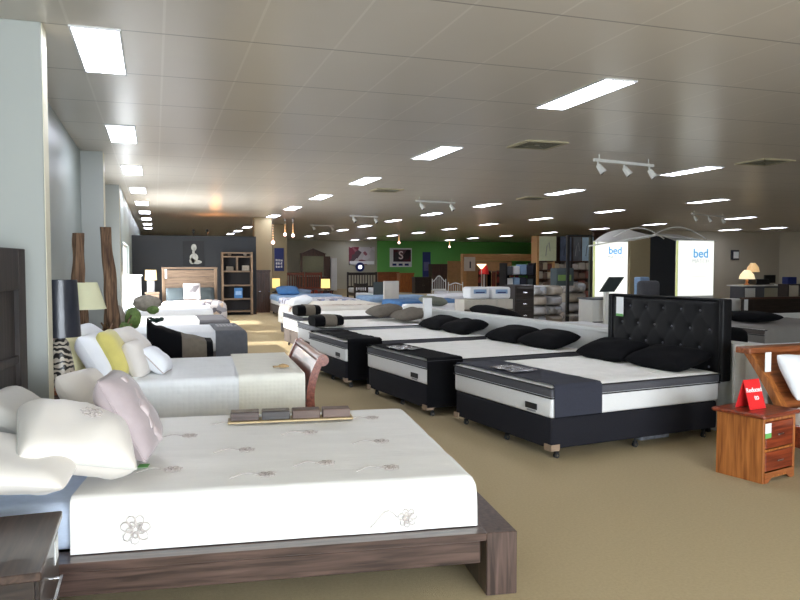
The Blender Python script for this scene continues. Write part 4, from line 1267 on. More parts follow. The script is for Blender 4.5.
def slat_bed(rect, Y, m, label, L=1.9, nsl=9, cover=M_WFAB, arch=False, metal=False, zt=.55):
    x0, x1, z0, z1 = px_box(*rect, Y); w = x1 - x0
    t = thing('metal_bed' if metal else 'slatted_bed', label, 'bed', (x0, Y, 0))
    th = .03 if metal else .07
    for x in (0, w - th): 
        if metal: MB().cyl((x + th / 2, 0, 0), (x + th / 2, 0, z1), th / 1.6, None, 10).build('post', m, t)
        else: MB().box(x, -.035, 0, x + th, .035, z1, b=.006).build('post', m, t)
    h = MB()
    if arch or metal:
        h.tube([(th / 2 + (w - th) * i / 16, 0, z1 - .10 + .22 * math.sin(pi * i / 16) ** 2 * (1 if arch else .3)) for i in range(17)], th / 1.7, 8)
    else:
        h.box(th, -.03, z1 - .14, w - th, .03, z1 - .02, b=.006)
    h.box(th / 2, -.015, .55, w - th / 2, .015, .62)
    for k in range(nsl):
        x = th + (w - 2 * th) * (k + 1) / (nsl + 1); sw = .012 if metal else .04
        zt_ = z1 - .1 + (.2 * math.sin(pi * (k + 1) / (nsl + 1)) ** 2 if arch else 0)
        h.box(x - sw / 2, -.012, .58, x + sw / 2, .012, zt_)
    h.build('headboard', m, t)
    MB().box(.02, -L, .22, w - .02, -.04, .34, b=.01).build('side_rail', m, t)
    for x in (.02, w - .09): MB().box(x, -L, 0, x + .07, -L + .07, .5).build('leg', m, t)
    MB().box(.03, -L + .08, .345, w - .03, -.06, zt, b=.06).build('mattress', cover, t)
    return t


wardrobe((254, 270, 270, 306), 24.3, .5, M_BROWN, 'dark brown wardrobe standing right of the bookcase', 3)
slat_bed((283, 272, 304, 300), 31, M_REDWOOD, 'mahogany slatted bed, left of the pair far behind the aisle', nsl=6, cover=M_PALEBLUE)
slat_bed((305, 272, 322, 300), 31, M_REDWOOD, 'mahogany slatted bed, right of the pair far behind the aisle', nsl=5, cover=M_REDGOODS)
# dressing cabinet with pediment mirror
x0, x1, z0, z1 = px_box(303, 256, 324, 276, 40)
dm = thing('dresser_mirror', 'large pedimented mirror on a dark dresser against the olive back wall', 'mirror', (x0, 40, 0)); w_ = x1 - x0
MB().box(-.3, 0, 0, w_ + .3, .5, z0 - .02, b=.01).build('dresser', M_BROWN, dm)
MB().box(-.10, .1, z0, 0, .2, z1 + .1).box(w_, .1, z0, w_ + .1, .2, z1 + .1).box(0, .1, z1, w_, .2, z1 + .1).prism([(-.2, z1 + .1), (w_ + .2, z1 + .1), (w_ * .5, z1 + .42)], 1, .08, .22).build('frame', M_BROWN, dm)
MB().box(0, .14, z0, w_, .16, z1).build('mirror_glass', M_MIRROR, dm)
x0, x1, z0, z1 = px_box(331, 258, 337, 290, 44)
fd = thing('white_locker', 'narrow white cupboard door panel standing at the back wall', 'cupboard', (x0, 44, 0)); w_ = x1 - x0
MB().box(0, 0, 0, w_, .4, z1, b=.01).build('body', M_WHITE, fd); MB().box(.04, -.02, .1, w_ - .04, 0, z1 - .06, b=.005).build('door', M_WHITE, fd)
MB().box(-.35, .1, 0, -.02, .5, z1 + .1).build('surround', M_BROWN, fd)
# posters on the back wall
x0, x1, z0, z1 = px_box(349, 247, 375, 265, 46.9)
ps = thing('poster', 'large red and white poster on the back wall above the slatted beds', 'poster', (x0, 46.93, z0))
MB().box(0, 0, 0, x1 - x0, .03, z1 - z0, b=.005).build('sheet', M_POSTER, ps); MB().box(0.05, -.01, .05, x1 - x0 - .05, .0, (z1 - z0) * .22).build('caption_strip', M_PAPER, ps)
x0, x1, z0, z1 = px_box(390, 248, 412, 267, 46.8)
ps = thing('poster', 'white and dark poster with a big white S on the green wall', 'poster', (x0, 46.85, z0)); pw = x1 - x0; ph = z1 - z0
MB().box(0, 0, 0, pw, .03, ph, b=.005).build('sheet', M_PAPER, ps)
MB().box(pw * .16, -.012, ph * .28, pw * .96, -.0, ph * .92).build('photo_area', blotch('dark_red_print', [(60, 46, 50), (90, 40, 50), (70, 60, 66), (120, 90, 96)], 1.8), ps)
text('S', .75, M_TEXTW, ps, (pw * .5, -.02, ph * .6), (pi / 2, 0, 0), bold=.01)
for k in range(3): MB().box(pw * (.12 + k * .28), -.012, ph * .07, pw * (.30 + k * .28), 0, ph * .18).build('logo_block', M_BLUEDK, ps)
x0, x1, z0, z1 = px_box(423, 252, 431, 277, 46.8)
ps = thing('banner', 'tall dark blue banner hanging on the green wall', 'banner', (x0, 46.88, z0)); pw = x1 - x0; ph = z1 - z0
MB().box(0, 0, 0, pw, .02, ph).build('sheet', M_BLUEDK, ps); MB().box(pw * .15, -.008, ph * .25, pw * .85, 0, ph * .6).build('picture_area', mat('pale_violet_print', (96, 96, 140), .6, var=.2, scale=3), ps)
p = aty(360, 267, 46.94)
ck = thing('round_sign', 'small round blue lit sign under the red poster', 'sign', p)
MB().cyl((0, .05, 0), (0, -.03, 0), .30, None, 28).build('disc', M_BLUEDK, ck); MB().cyl((0, -.03, 0), (0, -.05, 0), .12, None, 20).build('lamp', glow('round_lamp', (240, 245, 255), 3.0), ck)

slat_bed((347, 272, 377, 305), 32, M_ESP, 'wide dark slatted bed headboard below the red poster', nsl=9)
slat_bed((354, 283, 368, 305), 26, M_ESP, 'small dark slatted cot end in front of the wide slatted bed', nsl=4, L=1.2)
wardrobe((378, 272, 399, 300), 42, .6, M_HONEYX, 'tan timber dresser under the S poster', 2, 'dresser', 'dresser')
wardrobe((400, 273, 414, 300), 40, .6, M_HONEY, 'redder timber dresser right of the tan one', 2, 'dresser', 'dresser')
wardrobe((415, 277, 431, 300), 38, .5, M_ESP, 'dark low cabinet below the blue banner', 2, 'cabinet', 'cabinet')
wardrobe((432, 264, 453, 300), 43, .6, M_BROWN, 'dark brown wardrobe against the green wall', 3)
wardrobe((454, 267, 466, 300), 41, .6, M_ESP, 'narrower black brown wardrobe next to the timber shop front', 2)
x0, x1, z0, z1 = px_box(374, 282, 384, 296, 24)
o = MB().box(x0, 24, .2, x1, 24.1, z1, b=.02).box(x0, 24.02, 0, x0 + .06, 24.08, .22).box(x1 - .06, 24.02, 0, x1, 24.08, .22).build('headboard', M_TEAL); tag(o, 'small grey green headboard behind the taupe pillows', 'headboard')
x0, x1, z0, z1 = px_box(384, 281, 399, 305, 20)
o = MB().box(x0, 20, 0, x1, 20.08, z1, b=.01).build('notice_board', M_PALECARD); tag(o, 'pale upright panel behind the taupe pillows', 'panel')
slat_bed((432, 279, 446, 300), 27, M_WHMETAL, 'white metal bed with an arched headboard', nsl=5, arch=True, metal=True)
slat_bed((448, 282, 463, 300), 24.5, M_WHMETAL, 'white metal bed with a square looped headboard', nsl=5, metal=True)

# lit lamps on tables
for (a, b, c, d, Y, lab) in ((272, 278.5, 280, 288, 27.5, 'glowing yellow table lamp left of the mahogany beds'), (321, 279, 330, 288, 28.5, 'glowing yellow table lamp right of the mahogany beds')):
    x0, x1, z0, z1 = px_box(a, b, c, d, Y); xc = (x0 + x1) / 2; r = (x1 - x0) / 2
    tb = thing('side_table', 'small dark table under the ' + lab, 'table', (xc, Y, 0))
    MB().box(-.28, -.22, .52, .28, .22, .56, b=.004).build('top', M_ESP, tb)
    for sx in (-.25, .21):
        for sy in (-.2, .16): MB().box(sx, sy, 0, sx + .04, sy + .04, .52).build('leg', M_ESP, tb)
    l = thing('table_lamp', lab, 'lamp', (xc, Y, .56))
    MB().lathe([(.001, 0), (.08, 0), (.05, .04), (.015, .06), (.015, z1 - .62)], 12).build('base', M_BLKPL, l)
    MB().lathe([(r, z0 - .56), (r * .95, z1 - .56)], 24, cap=False).lathe([(r * .97, z0 - .56), (r * .92, z1 - .56)], 24, cap=False).build('lamp_shade', M_SHADELIT, l)

# aisle side beds with blue and patterned covers
for (Y, x, lab, m) in ((17.3, 3.25, 'aisle bed with plain ivory cover, nearest of three', MATS['ivory_bedspread']), (19.6, 3.35, 'aisle bed with patterned quilt, middle of three', M_PATCH), (22.3, 3.5, 'aisle bed with blue cover, farthest of three', M_PALEBLUE)):
    bunk((x, Y, 0), 2.0, 1.6, lab, .62, m, group='patterned aisle beds')
pillow('pillow', 'bright blue pillow on the farthest aisle bed', 'pillow', .7, .5, .2, (3.9, 22.9, .76), (rad(20), 0, 0), M_BLUE, 81)
pillow('pillow', 'pale round white pillow on the sixth ensemble bed', 'pillow', .45, .6, .2, on(LF, rad(3), .22, .5, .80), (0, rad(-14), 0), M_WFAB, 82)

# beds past the partition and down the hall
specs = [((4.82, 9.2, 0), 2.0, 1.5, 'white bed just past the partition carrying a black pillow', M_WFAB), 
         ((5.6, 15.2, 0), 2.0, 1.6, 'white bed below the blue covered bed', M_WFAB), ((5.9, 17.8, 0), 2.0, 1.6, 'blue covered bed in the middle of the hall', M_BLUE),
         ((8.4, 17.9, 0), 2.0, 1.6, 'dark covered bed right of the blue one', M_BLACKF), ((8.3, 20.8, 0), 2.2, 1.6, 'white bed near the white metal beds', M_WFAB), ((5.9, 20.6, 0), 2.0, 1.6, 'pale blue bed beyond the bright blue one', M_PALEBLUE)]
for loc, L, w_, lab, m in specs: bunk(loc, L, w_, lab, .62, m, group='beds in the middle of the hall')
pillow('pillow', 'long black pillow showing above the white partition', 'pillow', .50, 1.1, .22, (4.88, 10.1, .80), (0, rad(18), 0), M_BLACKF, 83)
pillow('pillow', 'grey green pillow behind the narrow white panel', 'pillow', .5, .7, .2, (6.0, 15.75, .74), (0, rad(8), 0), mat('grey_green_pillow', (126, 130, 118), .8), 84)
# packs of bedding on pale cartons
for (a, b, c, d, Y, lab) in ((470, 287, 491, 299, 13.6, 'white bedding pack with blue label, left of the pair on the cartons'), (492, 287, 512, 299, 13.6, 'white bedding pack with blue label, right of the pair on the cartons')):
    x0, x1, z0, z1 = px_box(a, b, c, d, Y)
    t = thing('bedding_pack', lab, 'bedding pack', (x0, Y, z0))
    MB().box(0, 0, 0, x1 - x0 - .02, .4, z1 - z0, b=.05).build('pack', M_WFAB, t)
    MB().box(.08, -.004, (z1 - z0) * .45, x1 - x0 - .1, .004, (z1 - z0) * .8, b=.002).build('label', M_PALEBLUE, t); MB().box(.12, -.007, (z1 - z0) * .5, x1 - x0 - .14, 0, (z1 - z0) * .6).build('label', M_BLUEDK, t)
x0, x1, z0, z1 = px_box(464, 299.3, 513, 330, 13.5)
cz = z1
n = 3; cwid = (x1 - x0) / n
for k in range(n):
    for r_ in range(2):
        t = thing('carton', 'pale carton, %s in the %s layer under the bedding packs' % (['left', 'middle', 'right'][k], ['lower', 'upper'][r_]), 'carton', (x0 + k * cwid, 13.5, r_ * cz / 2), 0, 'pale cartons under the bedding packs')
        MB().box(.005, 0, .0, cwid - .005, .5, cz / 2 - .004, b=.004).build('box', M_PALECARD, t); MB().box(.005, -.002, cz / 4 - .02, cwid - .005, 0, cz / 4 + .02).build('tape', M_TAUPE, t)
# black chest of drawers
x0, x1, z0, z1 = px_box(515, 285, 534, 325, 14.0)
cd = thing('chest_of_drawers', 'black chest of drawers with small white pulls left of the wrapped stock', 'chest of drawers', (x0, 14.0, 0)); w_ = x1 - x0
MB().box(0, 0, 0, w_, .5, z1, b=.006).build('body', M_ESP, cd)
for k in range(4):
    d = MB().box(.03, -.015, .12 + k * (z1 - .16) / 4, w_ - .03, 0, .10 + (k + 1) * (z1 - .16) / 4, b=.003).build('drawer', M_ESP, cd)
    MB().box(w_ * .4, -.035, .12 + (k + .5) * (z1 - .16) / 4 - .012, w_ * .6, -.016, .12 + (k + .5) * (z1 - .16) / 4 + .012, b=.003).build('handle', M_CHROME, d)

# ================================================================ TIMBER SHOP FRONT (back centre)
TY = 36.0
x0, x1, z0, z1 = px_box(463, 254, 537, 259, TY)
sf = thing('timber_shopfront', 'blond timber shop front with a long lintel before the green wall', 'shop front', (x0, TY, 0)); w_ = x1 - x0
MB().box(0, 0, z0 - .1, w_, .35, z1, b=.01).build('lintel', M_BLOND, sf)
MB().box(0, 0, 0, .2, .3, z0 - .1).build('post', M_BLOND, sf); MB().box(w_ - .2, 0, 0, w_, .3, z0 - .1).build('post', M_BLOND, sf)
MB().box(.2, 2.6, 0, w_ - .2, 2.7, z0 - .1).build('back_panel', mat('orange_timber_panel', (168, 128, 84), .6, var=.1), sf)
x0, x1, z0, z1 = px_box(464, 257, 475, 271, TY - .05)
o = MB().box(x0, TY - .09, z0, x1, TY - .05, z1, b=.005).box(x0 + .3, TY - .095, z0 + .15, x1 - .25, TY - .09, z0 + .5, 1).build('picture', [M_PALECARD, M_TEXTD]); tag(o, 'pale picture board at the left end of the timber shop front', 'picture')
p = aty(481.5, 266, TY - 1.5)
tr = thing('uplighter_lamp', 'glowing uplighter lamp on a thin white stand by the red goods', 'floor lamp', (p.x, TY - 1.5, 0))
MB().cyl((0, 0, 0), (0, 0, .03), .18, None, 20).cyl((0, 0, .03), (0, 0, p.z - .1), .02, None, 8).build('pole', M_WHMETAL, tr)
MB().lathe([(.05, p.z - .14), (.26, p.z + .10)], 20, cap=False).build('lamp_shade', glow('uplighter_glow', (255, 222, 180), 2.2), tr)
p = aty(484, 270, TY - 1.2)
rl = thing('table_lamp', 'red shaded lamp beside the glowing uplighter', 'lamp', (p.x, TY - 1.2, 0))
MB().cyl((0, 0, 0), (0, 0, p.z - .1), .05, None, 10).build('base', M_WHMETAL, rl); MB().lathe([(.26, p.z - .22), (.18, p.z + .22)], 20, cap=False).build('lamp_shade', M_RED, rl)
rnd = random.Random(5)
for k in range(9):
    a = 478 + k * 4.6; x0, x1, z0, z1 = px_box(a, 268 + rnd.random() * 4, a + 4.2, 300, TY - .6 + .0)
    m = [M_REDGOODS, M_BROWN, M_BLACKF, M_REDWOOD][k % 4]
    t = thing('hanging_quilt', '%s of the dark red and brown goods hanging under the timber lintel, from the left' % ORD[k].replace('nearest', 'first'), 'hanging fabric', (x0, TY - .6, 0), 0, 'fabrics under the timber lintel')
    def fn(u, v, w=x1 - x0, h=z1): return (w * u, .05 * math.sin(u * 14), .01 + (h - .01) * v)
    MB().grid(fn, 12, 4).build('fabric', m, t); MB().cyl((0, 0, z1), (x1 - x0, 0, z1), .03, None, 8).build('rail', M_BROWN, t)
# rack of towels
RY = 22
x0, x1, z0, z1 = px_box(506, 263, 536, 300, RY)
rk = thing('display_rack', 'dark display rack of blue and grey packed linen', 'rack', (x0, RY, 0)); w_ = x1 - x0
MB().box(0, 0, 0, .05, .5, z1).build('side_frame', M_BLKPL, rk); MB().box(w_ - .05, 0, 0, w_, .5, z1).build('side_frame', M_BLKPL, rk)
lv = [.35, .80, 1.2]
for z in lv: MB().box(.05, 0, z, w_ - .05, .5, z + .03).build('shelf', M_BLKPL, rk)
for r_, z in enumerate(lv):
    for k in range(4):
        hh = .26 + .08 * rnd.random()
        o = MB().box(0, 0, 0, w_ / 4 - .05, .36, hh, b=.03).build('linen_pack', [M_PALEBLUE, M_GREYC, M_NAVY, M_WFAB, M_TEAL][(k * 2 + r_ * 3) % 5], None, (x0 + .06 + k * (w_ - .1) / 4, RY + .05, z + .032))
        tag(o, 'linen pack, %s from the left on the %s shelf of the dark rack' % (ORD[k].replace('nearest', 'first'), ['bottom', 'middle', 'top'][r_]), 'linen pack', 'linen packs on the dark rack')

# ================================================================ MANCHESTER SHELVING (linen wall)
HY = 27.0
x0, x1, z0, z1 = px_box(537, 236, 594, 300, HY)
sw_ = x1 - x0
sv = thing('linen_shelving', 'tall blond and dark shelving full of packed linen beside the lit signs', 'shelving', (x0, HY, 0))
for k, m in ((0, M_BLOND), (.27, M_BLOND), (.58, M_ESP), (.97, M_ESP)):
    MB().box(k * sw_, 0, 0, k * sw_ + .10, .5, z1, b=.004).build('upright', m, sv)
lev = [.1, .55, .95, 1.32, 1.68]
for z in lev: MB().box(.1, 0, z, sw_, .5, z + .04).build('shelf', M_BROWN, sv)
MB().box(0.1, .45, 0, sw_, .5, z1).build('back_panel', M_BROWN, sv)
bays = [(.10, .27 * sw_), (.27 * sw_ + .1, .58 * sw_), (.58 * sw_ + .1, .97 * sw_)]
pal = [mat('linen_a', (150, 140, 128), .5), mat('linen_b', (112, 92, 80), .5), mat('linen_c', (176, 170, 162), .5), mat('linen_d', (120, 70, 60), .5), mat('linen_e', (90, 96, 110), .5), mat('linen_f', (190, 176, 150), .5)]
for bi, (a, b) in enumerate(bays):
    for li, z in enumerate(lev[:-1]):
        for k in range(3):
            ww = (b - a) / 3 - .02
            hh = (lev[li + 1] - z - .06) * (.7 + .3 * rnd.random())
            o = MB().box(0, 0, 0, ww, .38, hh, b=.03).build('linen_pack', pal[rnd.randrange(6)], None, (x0 + a + k * (b - a) / 3 + .01, HY + .03, z + .042))
            tag(o, 'linen pack on the %s shelf, %s bay, %s in it' % (['bottom', 'second', 'third', 'fourth'][li], ['left', 'middle', 'right'][bi], ['leftmost', 'middle', 'rightmost'][k]), 'linen pack', 'linen packs on the tall shelving')
ztop = lev[-1] + .042
for (a, b, m, lab) in ((539, 556, mat('pale_green_print', (214, 222, 190), .5, var=.05), 'pale green display card with a line drawing'), (560, 571, mat('night_blue_print', (84, 96, 120), .5, var=.3, scale=3), 'dark blue display card, left of two'), (573, 581, mat('grey_print_card', (96, 100, 108), .5, var=.3, scale=3), 'grey framed display card'), (582, 593, mat('sky_print', (176, 204, 226), .5, var=.15, scale=2), 'pale blue display card next to the lit sign')):
    xa = aty(a, 250, HY).x; xb = aty(b, 250, HY).x
    t = thing('display_card', lab + ' on top of the shelving', 'display card', (xa, HY - .03, ztop))
    hh = z1 - ztop - .02
    MB().box(0, 0, 0, xb - xa, .03, hh, b=.004).build('card', m, t)
    e = MB(); cx = (xb - xa) * .5
    e.tube([(cx - .1, -.006, hh * .2), (cx - .05, -.006, hh * .6), (cx + .05, -.006, hh * .75), (cx + .1, -.006, hh * .4)], .012, 6)
    e.build('drawing', M_TEXTD if 'blue' in lab else M_TEXTG, t)

# wrapped stock on pallets
def stock(px0, py0, px1, py1, Y, side, rows, cols, gp):
    x0, x1, z0, z1 = px_box(px0, py0, px1, py1, Y); w_ = x1 - x0
    t = thing('pallet', 'wooden pallet under the %s stack of wrapped bedding' % side, 'pallet', (x0, Y, 0))
    for k in range(5): MB().box(0, k * .22, .1, w_, k * .22 + .12, .125).build('board', M_BLOND, t)
    MB().box(0, 0, 0, w_, .1, .1).box(0, .9, 0, w_, 1.0, .1).build('bearer', M_BLOND, t)
    hh = (z1 - .13) / rows
    for r in range(rows):
        for c in range(cols):
            b = pillow_mb(w_ / cols * 1.02, hh * 1.08, .8, r * 7 + c, .03)
            o = b.build('wrapped_pack', [M_WRAP, mat('wrap_grey', (180, 180, 184), .2, var=.12, scale=9), mat('wrap_tan', (178, 168, 156), .25, var=.12, scale=9)][(r + c * 2) % 3], None, (x0 + w_ * (c + .5) / cols, Y + .45, .13 + hh * (r + .5)), (pi / 2, 0, 0))
            tag(o, 'plastic wrapped bedding pack, %s from the floor, %s of the %s stack' % (ORD[r].replace('nearest', 'first'), ['left half', 'right half', 'far right'][c] if cols > 1 else 'single column', side), 'bedding pack', gp)


stock(535, 286, 567, 325, 15.3, 'left', 4, 2, 'wrapped packs left of the black frame')
stock(570, 283, 591, 325, 15.9, 'right', 4, 1, 'wrapped packs right of the black frame')
x0, x1, z0, z1 = px_box(544, 268, 561, 281, 16.2)
o = MB().box(x0, 15.6, aty(552, 286, 15.6).z, x1, 15.9, z1, b=.02).box(x0 + .04, 15.59, z0 + .02, x1 - .08, 15.6, z0 + .16, 1).build('bedding_pack', [M_TEAL, mat('lime_print', (120, 150, 84), .4)]); tag(o, 'grey and green printed pack on top of the left wrapped stack', 'bedding pack')
fr = thing('display_stand', 'thin black upright frame in front of the wrapped stock', 'frame', (aty(567, 290, 14.3).x, 14.3, 0))
zt_ = aty(568, 237, 14.3).z; xb = aty(592, 290, 14.3).x - fr.location.x
MB().box(0, 0, 0, .06, .06, zt_).build('post', M_BLKPL, fr); MB().box(xb - .06, 0, 0, xb, .06, zt_).build('post', mat('olive_metal', (66, 68, 56), .5), fr)
MB().box(0, 0, zt_, xb, .06, zt_ + .05).build('rail', M_BLKPL, fr); MB().box(0, 0, .42, xb, .04, .46).build('rail', M_WHMETAL, fr)

# ================================================================ BED MATCH BOOTH
def sign(px0, px1, ytop, Y, lab):
    x0, x1, z0, z1 = px_box(px0, ytop, px1, 300, Y); w_ = x1 - x0
    t = thing('lit_sign', lab, 'sign', (x0, Y, 0))
    MB().box(0, .012, .0, w_, .09, z1, b=.004).build('box_frame', M_FRAME, t)
    MB().box(.012, 0, .9, w_ - .012, .01, z1 - .02).build('face', M_SIGNLIT, t)
    MB().box(-.010, .01, .5, -.001, .06, z1 - .02).build('lit_edge', M_SIGNEDGE, t)
    MB().box(.012, 0, .1, w_ - .012, .01, .88).build('lower_panel', M_GREYSHEET, t)
    return t, w_, z1
SGY = 13.2
s1, w1, h1 = sign(595, 628, 241, SGY, 'backlit white sign reading bed, left of the pair')
text('bed', .22, M_TEXTB, s1, (w1 * .60, -.004, h1 - .20), (pi / 2, 0, 0), bold=.003); text('MATCH', .11, M_TEXTGL, s1, (w1 * .60, -.004, h1 - .335), (pi / 2, 0, 0))
SGY2 = 13.0
s2_, w2, h2_ = sign(678, 714, 240, SGY2, 'backlit white sign reading bed, right of the pair')
text('bed', .27, M_TEXTB, s2_, (w2 * .62, -.004, h2_ - .29), (pi / 2, 0, 0), bold=.004); text('MATCH', .13, M_TEXTGL, s2_, (w2 * .62, -.004, h2_ - .45), (pi / 2, 0, 0))
for s_, w_, h_ in ((s1, w1, h1), (s2_, w2, h2_)):
    for k in range(3): MB().box(w_ * .25, -.003, h_ - .62 - k * .16, w_ * .85, 0, h_ - .613 - k * .16).build('text_line', M_TEXTGL, s_)
# sails
sa = thing('canopy', 'grey fabric canopy with two curved sails and thin hoops joining the lit signs', 'canopy', (s1.location.x, 13.1, 0))
def sail(pxa, pxb, ya, yb, bulge_top, bulge_bot, up=True):
    X0 = aty(pxa, ya, 13.1) - sa.location; X1 = aty(pxb, yb, 13.1) - sa.location
    def fn(a, b):
        x = X0.x + (X1.x - X0.x) * a; z = X0.z + (X1.z - X0.z) * a
        top = z + bulge_top * math.sin(pi * a) ** .8; bot = z + bulge_bot * (math.sin(pi * a))
        return (x, 0.5 * (b - .3) + .1 * math.sin(pi * a), bot + (top - bot) * b)
    return MB().grid(fn, 30, 8)
sail(603, 657, 242, 235, .20, -.05).build('sail', M_SAIL, sa)
sail(657, 714, 235, 241, .10, -.12).build('sail', M_SAIL, sa)
for (pa_, pb_, ya, yb, up) in ((612, 664, 238, 238, .22), (648, 706, 238, 238, .24)):
    X0 = aty(pa_, ya, 13.3) - sa.location; X1 = aty(pb_, yb, 13.3) - sa.location
    MB().tube([(X0.x + (X1.x - X0.x) * i / 20, .2, X0.z + up * math.sin(pi * i / 20)) for i in range(21)], .012, 6).build('hoop', M_WHMETAL, sa)
MB().tube([(aty(592, 0, 13.1).x - sa.location.x, 0, aty(592, 246, 13.1).z), (aty(657, 0, 13.1).x - sa.location.x, 0, aty(657, 235, 13.1).z), (aty(714, 0, 13.1).x - sa.location.x, 0, aty(714, 241, 13.1).z)], .015, 8).build('cable', M_WHMETAL, sa)
MB().cyl((.05, .1, h1), (.05, .1, aty(594, 246, 13.1).z + .01), .02, None, 8).build('post', M_WHMETAL, sa)
# tilted screen on a stand
sx = aty(608, 290, 12.0)
tsn = thing('kiosk_screen', 'dark tilted touch screen on a stand in front of the left lit sign', 'kiosk', (sx.x, 12.0, 0))
scr = MB()
za = aty(600, 292, 12).z; zb = aty(612, 277, 12).z
scr.prism([(-.17, za), (.14, za), (.36, zb), (.04, zb)], 1, 0, .04)
scr.build('screen', mat('dark_screen', (52, 58, 58), .25, var=.1), tsn)
MB().box(-.02, .05, .05, .06, .12, (za + zb) / 2).build('pole', M_WHMETAL, tsn); MB().box(-.2, -.1, 0, .24, .3, .05, b=.01).build('foot', M_WHMETAL, tsn)
x0, x1, z0, z1 = px_box(594, 300, 612, 330, 12.3)
ct = thing('counter', 'grey two tier counter under the tilted screen', 'counter', (x0, 12.35, 0)); w_ = x1 - x0
MB().box(0, 0, 0, w_ + .2, .5, z1, b=.004).build('body', M_PART, ct); MB().box(-.02, -.02, z1, w_ + .22, .52, z1 + .03).build('top', M_GREYC, ct); MB().box(.0, -.01, z1 * .5, w_ + .2, 0, z1 * .5 + .02).build('groove', M_TEXTD, ct)
# tan panel and dark pillar behind signs
struct(MB().box(aty(630, 260, 20).x, 20, 0, aty(650, 260, 20).x, 20.1, aty(640, 237, 20).z).build('wall_tan_panel', M_BEIGE))
struct(MB().box(aty(650, 260, 20).x + .01, 20, 0, aty(678, 260, 20).x, 20.1, aty(664, 235, 20).z).build('wall_dark_pillar', M_SLATE))
struct(MB().box(aty(594, 260, 30).x, 30, 0, aty(632, 260, 30).x, 30.2, CEIL).build('wall_dark_panel', M_BROWN))
# armchairs between signs


def armchair(px0, px1, py0, Y, m, lab):
    x0, x1, z0, z1 = px_box(px0, py0, px1, 300, Y); w_ = x1 - x0
    t = thing('armchair', lab, 'chair', (x0, Y, 0))
    MB().box(.06, 0, .15, w_ - .06, .6, .45, b=.06).build('seat', m, t)
    MB().box(0, .45, .15, w_, .68, z1, b=.1).build('backrest', m, t)
    MB().box(-.02, 0, .15, .10, .6, .62, b=.05).build('armrest', m, t); MB().box(w_ - .10, 0, .15, w_ + .02, .6, .62, b=.05).build('armrest', m, t)
    for x in (.05, w_ - .09):
        for y in (.04, .55): MB().box(x, y, 0, x + .04, y + .04, .16).build('leg', M_BLKPL, t)


armchair(626, 641, 281, 15, M_BLACKL, 'black armchair between the lit signs, left')
armchair(651, 672, 281, 16.5, M_GREYC, 'grey armchair between the lit signs, in front of the dark pillar')
x0, x1, z0, z1 = px_box(640, 277, 650, 292, 18)
o = MB().box(x0, 18, 0, x1, 18.3, z1, b=.04).build('bedding_pack', M_PALEBLUE); tag(o, 'pale blue pack leaning on the tan panel', 'bedding pack')

# ================================================================ RIGHT BACK
x0, x1, z0, z1 = px_box(732, 250, 740, 260, 28.5)
o = MB().box(x0, 28.54, z0, x1, 28.6, z1, b=.01).box(x0 + .12, 28.52, z0 + .08, x1 - .05, 28.54, z1 - .08, 1, b=.004).build('wall_board', [M_TEXTD, M_PAPER]); tag(o, 'small white notice board on the warm grey back wall', 'notice board')
# counter with lamps
KY = 20
x0, x1, z0, z1 = px_box(743, 285, 786, 310, KY)
kc = thing('counter', 'dark service counter at the right back with lamps and a monitor on it', 'counter', (x0, KY, 0)); w_ = x1 - x0
MB().box(0, 0, 0, w_, .6, z1 - .04, b=.004).build('body', M_GREYC, kc); MB().box(-.1, -.08, z1 - .04, w_ + .1, .66, z1, b=.004).build('top', M_WHITE, kc)
MB().box(.08, -.012, z1 - .42, .5, 0, z1 - .1).build('notice', M_PAPER, kc); MB().box(.9, -.012, z1 - .5, w_ - .2, 0, z1 - .1).build('front_panel', M_OLIVE, kc)
lampz = z1
for (a, b, c, d, lab, m) in ((741, 270, 753, 279, 'lower lamp with a cream domed shade on the service counter', glow('dome_lit', (255, 236, 190), .8)), (748, 263, 758, 272, 'higher lamp with a warm cone shade behind the domed lamp', glow('cone_lit', (236, 196, 140), .55))):
    YY = KY + (.25 if a == 741 else .5)
    x0, x1, z0, z1 = px_box(a, b, c, d, YY); xc = (x0 + x1) / 2; r = (x1 - x0) / 2
    l = thing('table_lamp', lab, 'lamp', (xc, YY, lampz))
    MB().lathe([(.001, 0), (.1, 0), (.09, .03), (.03, .06), (.05, .15), (.015, z0 - lampz)], 16).build('base', M_HONEY if a == 741 else M_BROWN, l)
    MB().lathe([(r, z0 - lampz), (r * .85, (z0 + z1) / 2 - lampz), (r * .35, z1 - lampz)], 24, cap=False).build('lamp_shade', m, l)
x0, x1, z0, z1 = px_box(767, 275, 778, 284, KY + .2)
mo = thing('monitor', 'black monitor at the right end of the service counter', 'monitor', ((x0 + x1) / 2, KY + .3, lampz))
MB().box(-(x1 - x0) / 2, 0, .06, (x1 - x0) / 2, .05, z1 - lampz, b=.006).build('screen', M_BLKPL, mo); MB().box(-.12, -.06, 0, .12, .12, .015).box(-.03, .05, .0, .03, .08, .2).build('stand', M_BLKPL, mo)
x0, x1, z0, z1 = px_box(754, 279, 767, 284, KY + .2)
o = MB().box(x0, KY + .1, lampz + .002, x1, KY + .5, z1, b=.02).build('printer', M_BLKPL); tag(o, 'low black printer left of the monitor on the service counter', 'printer')
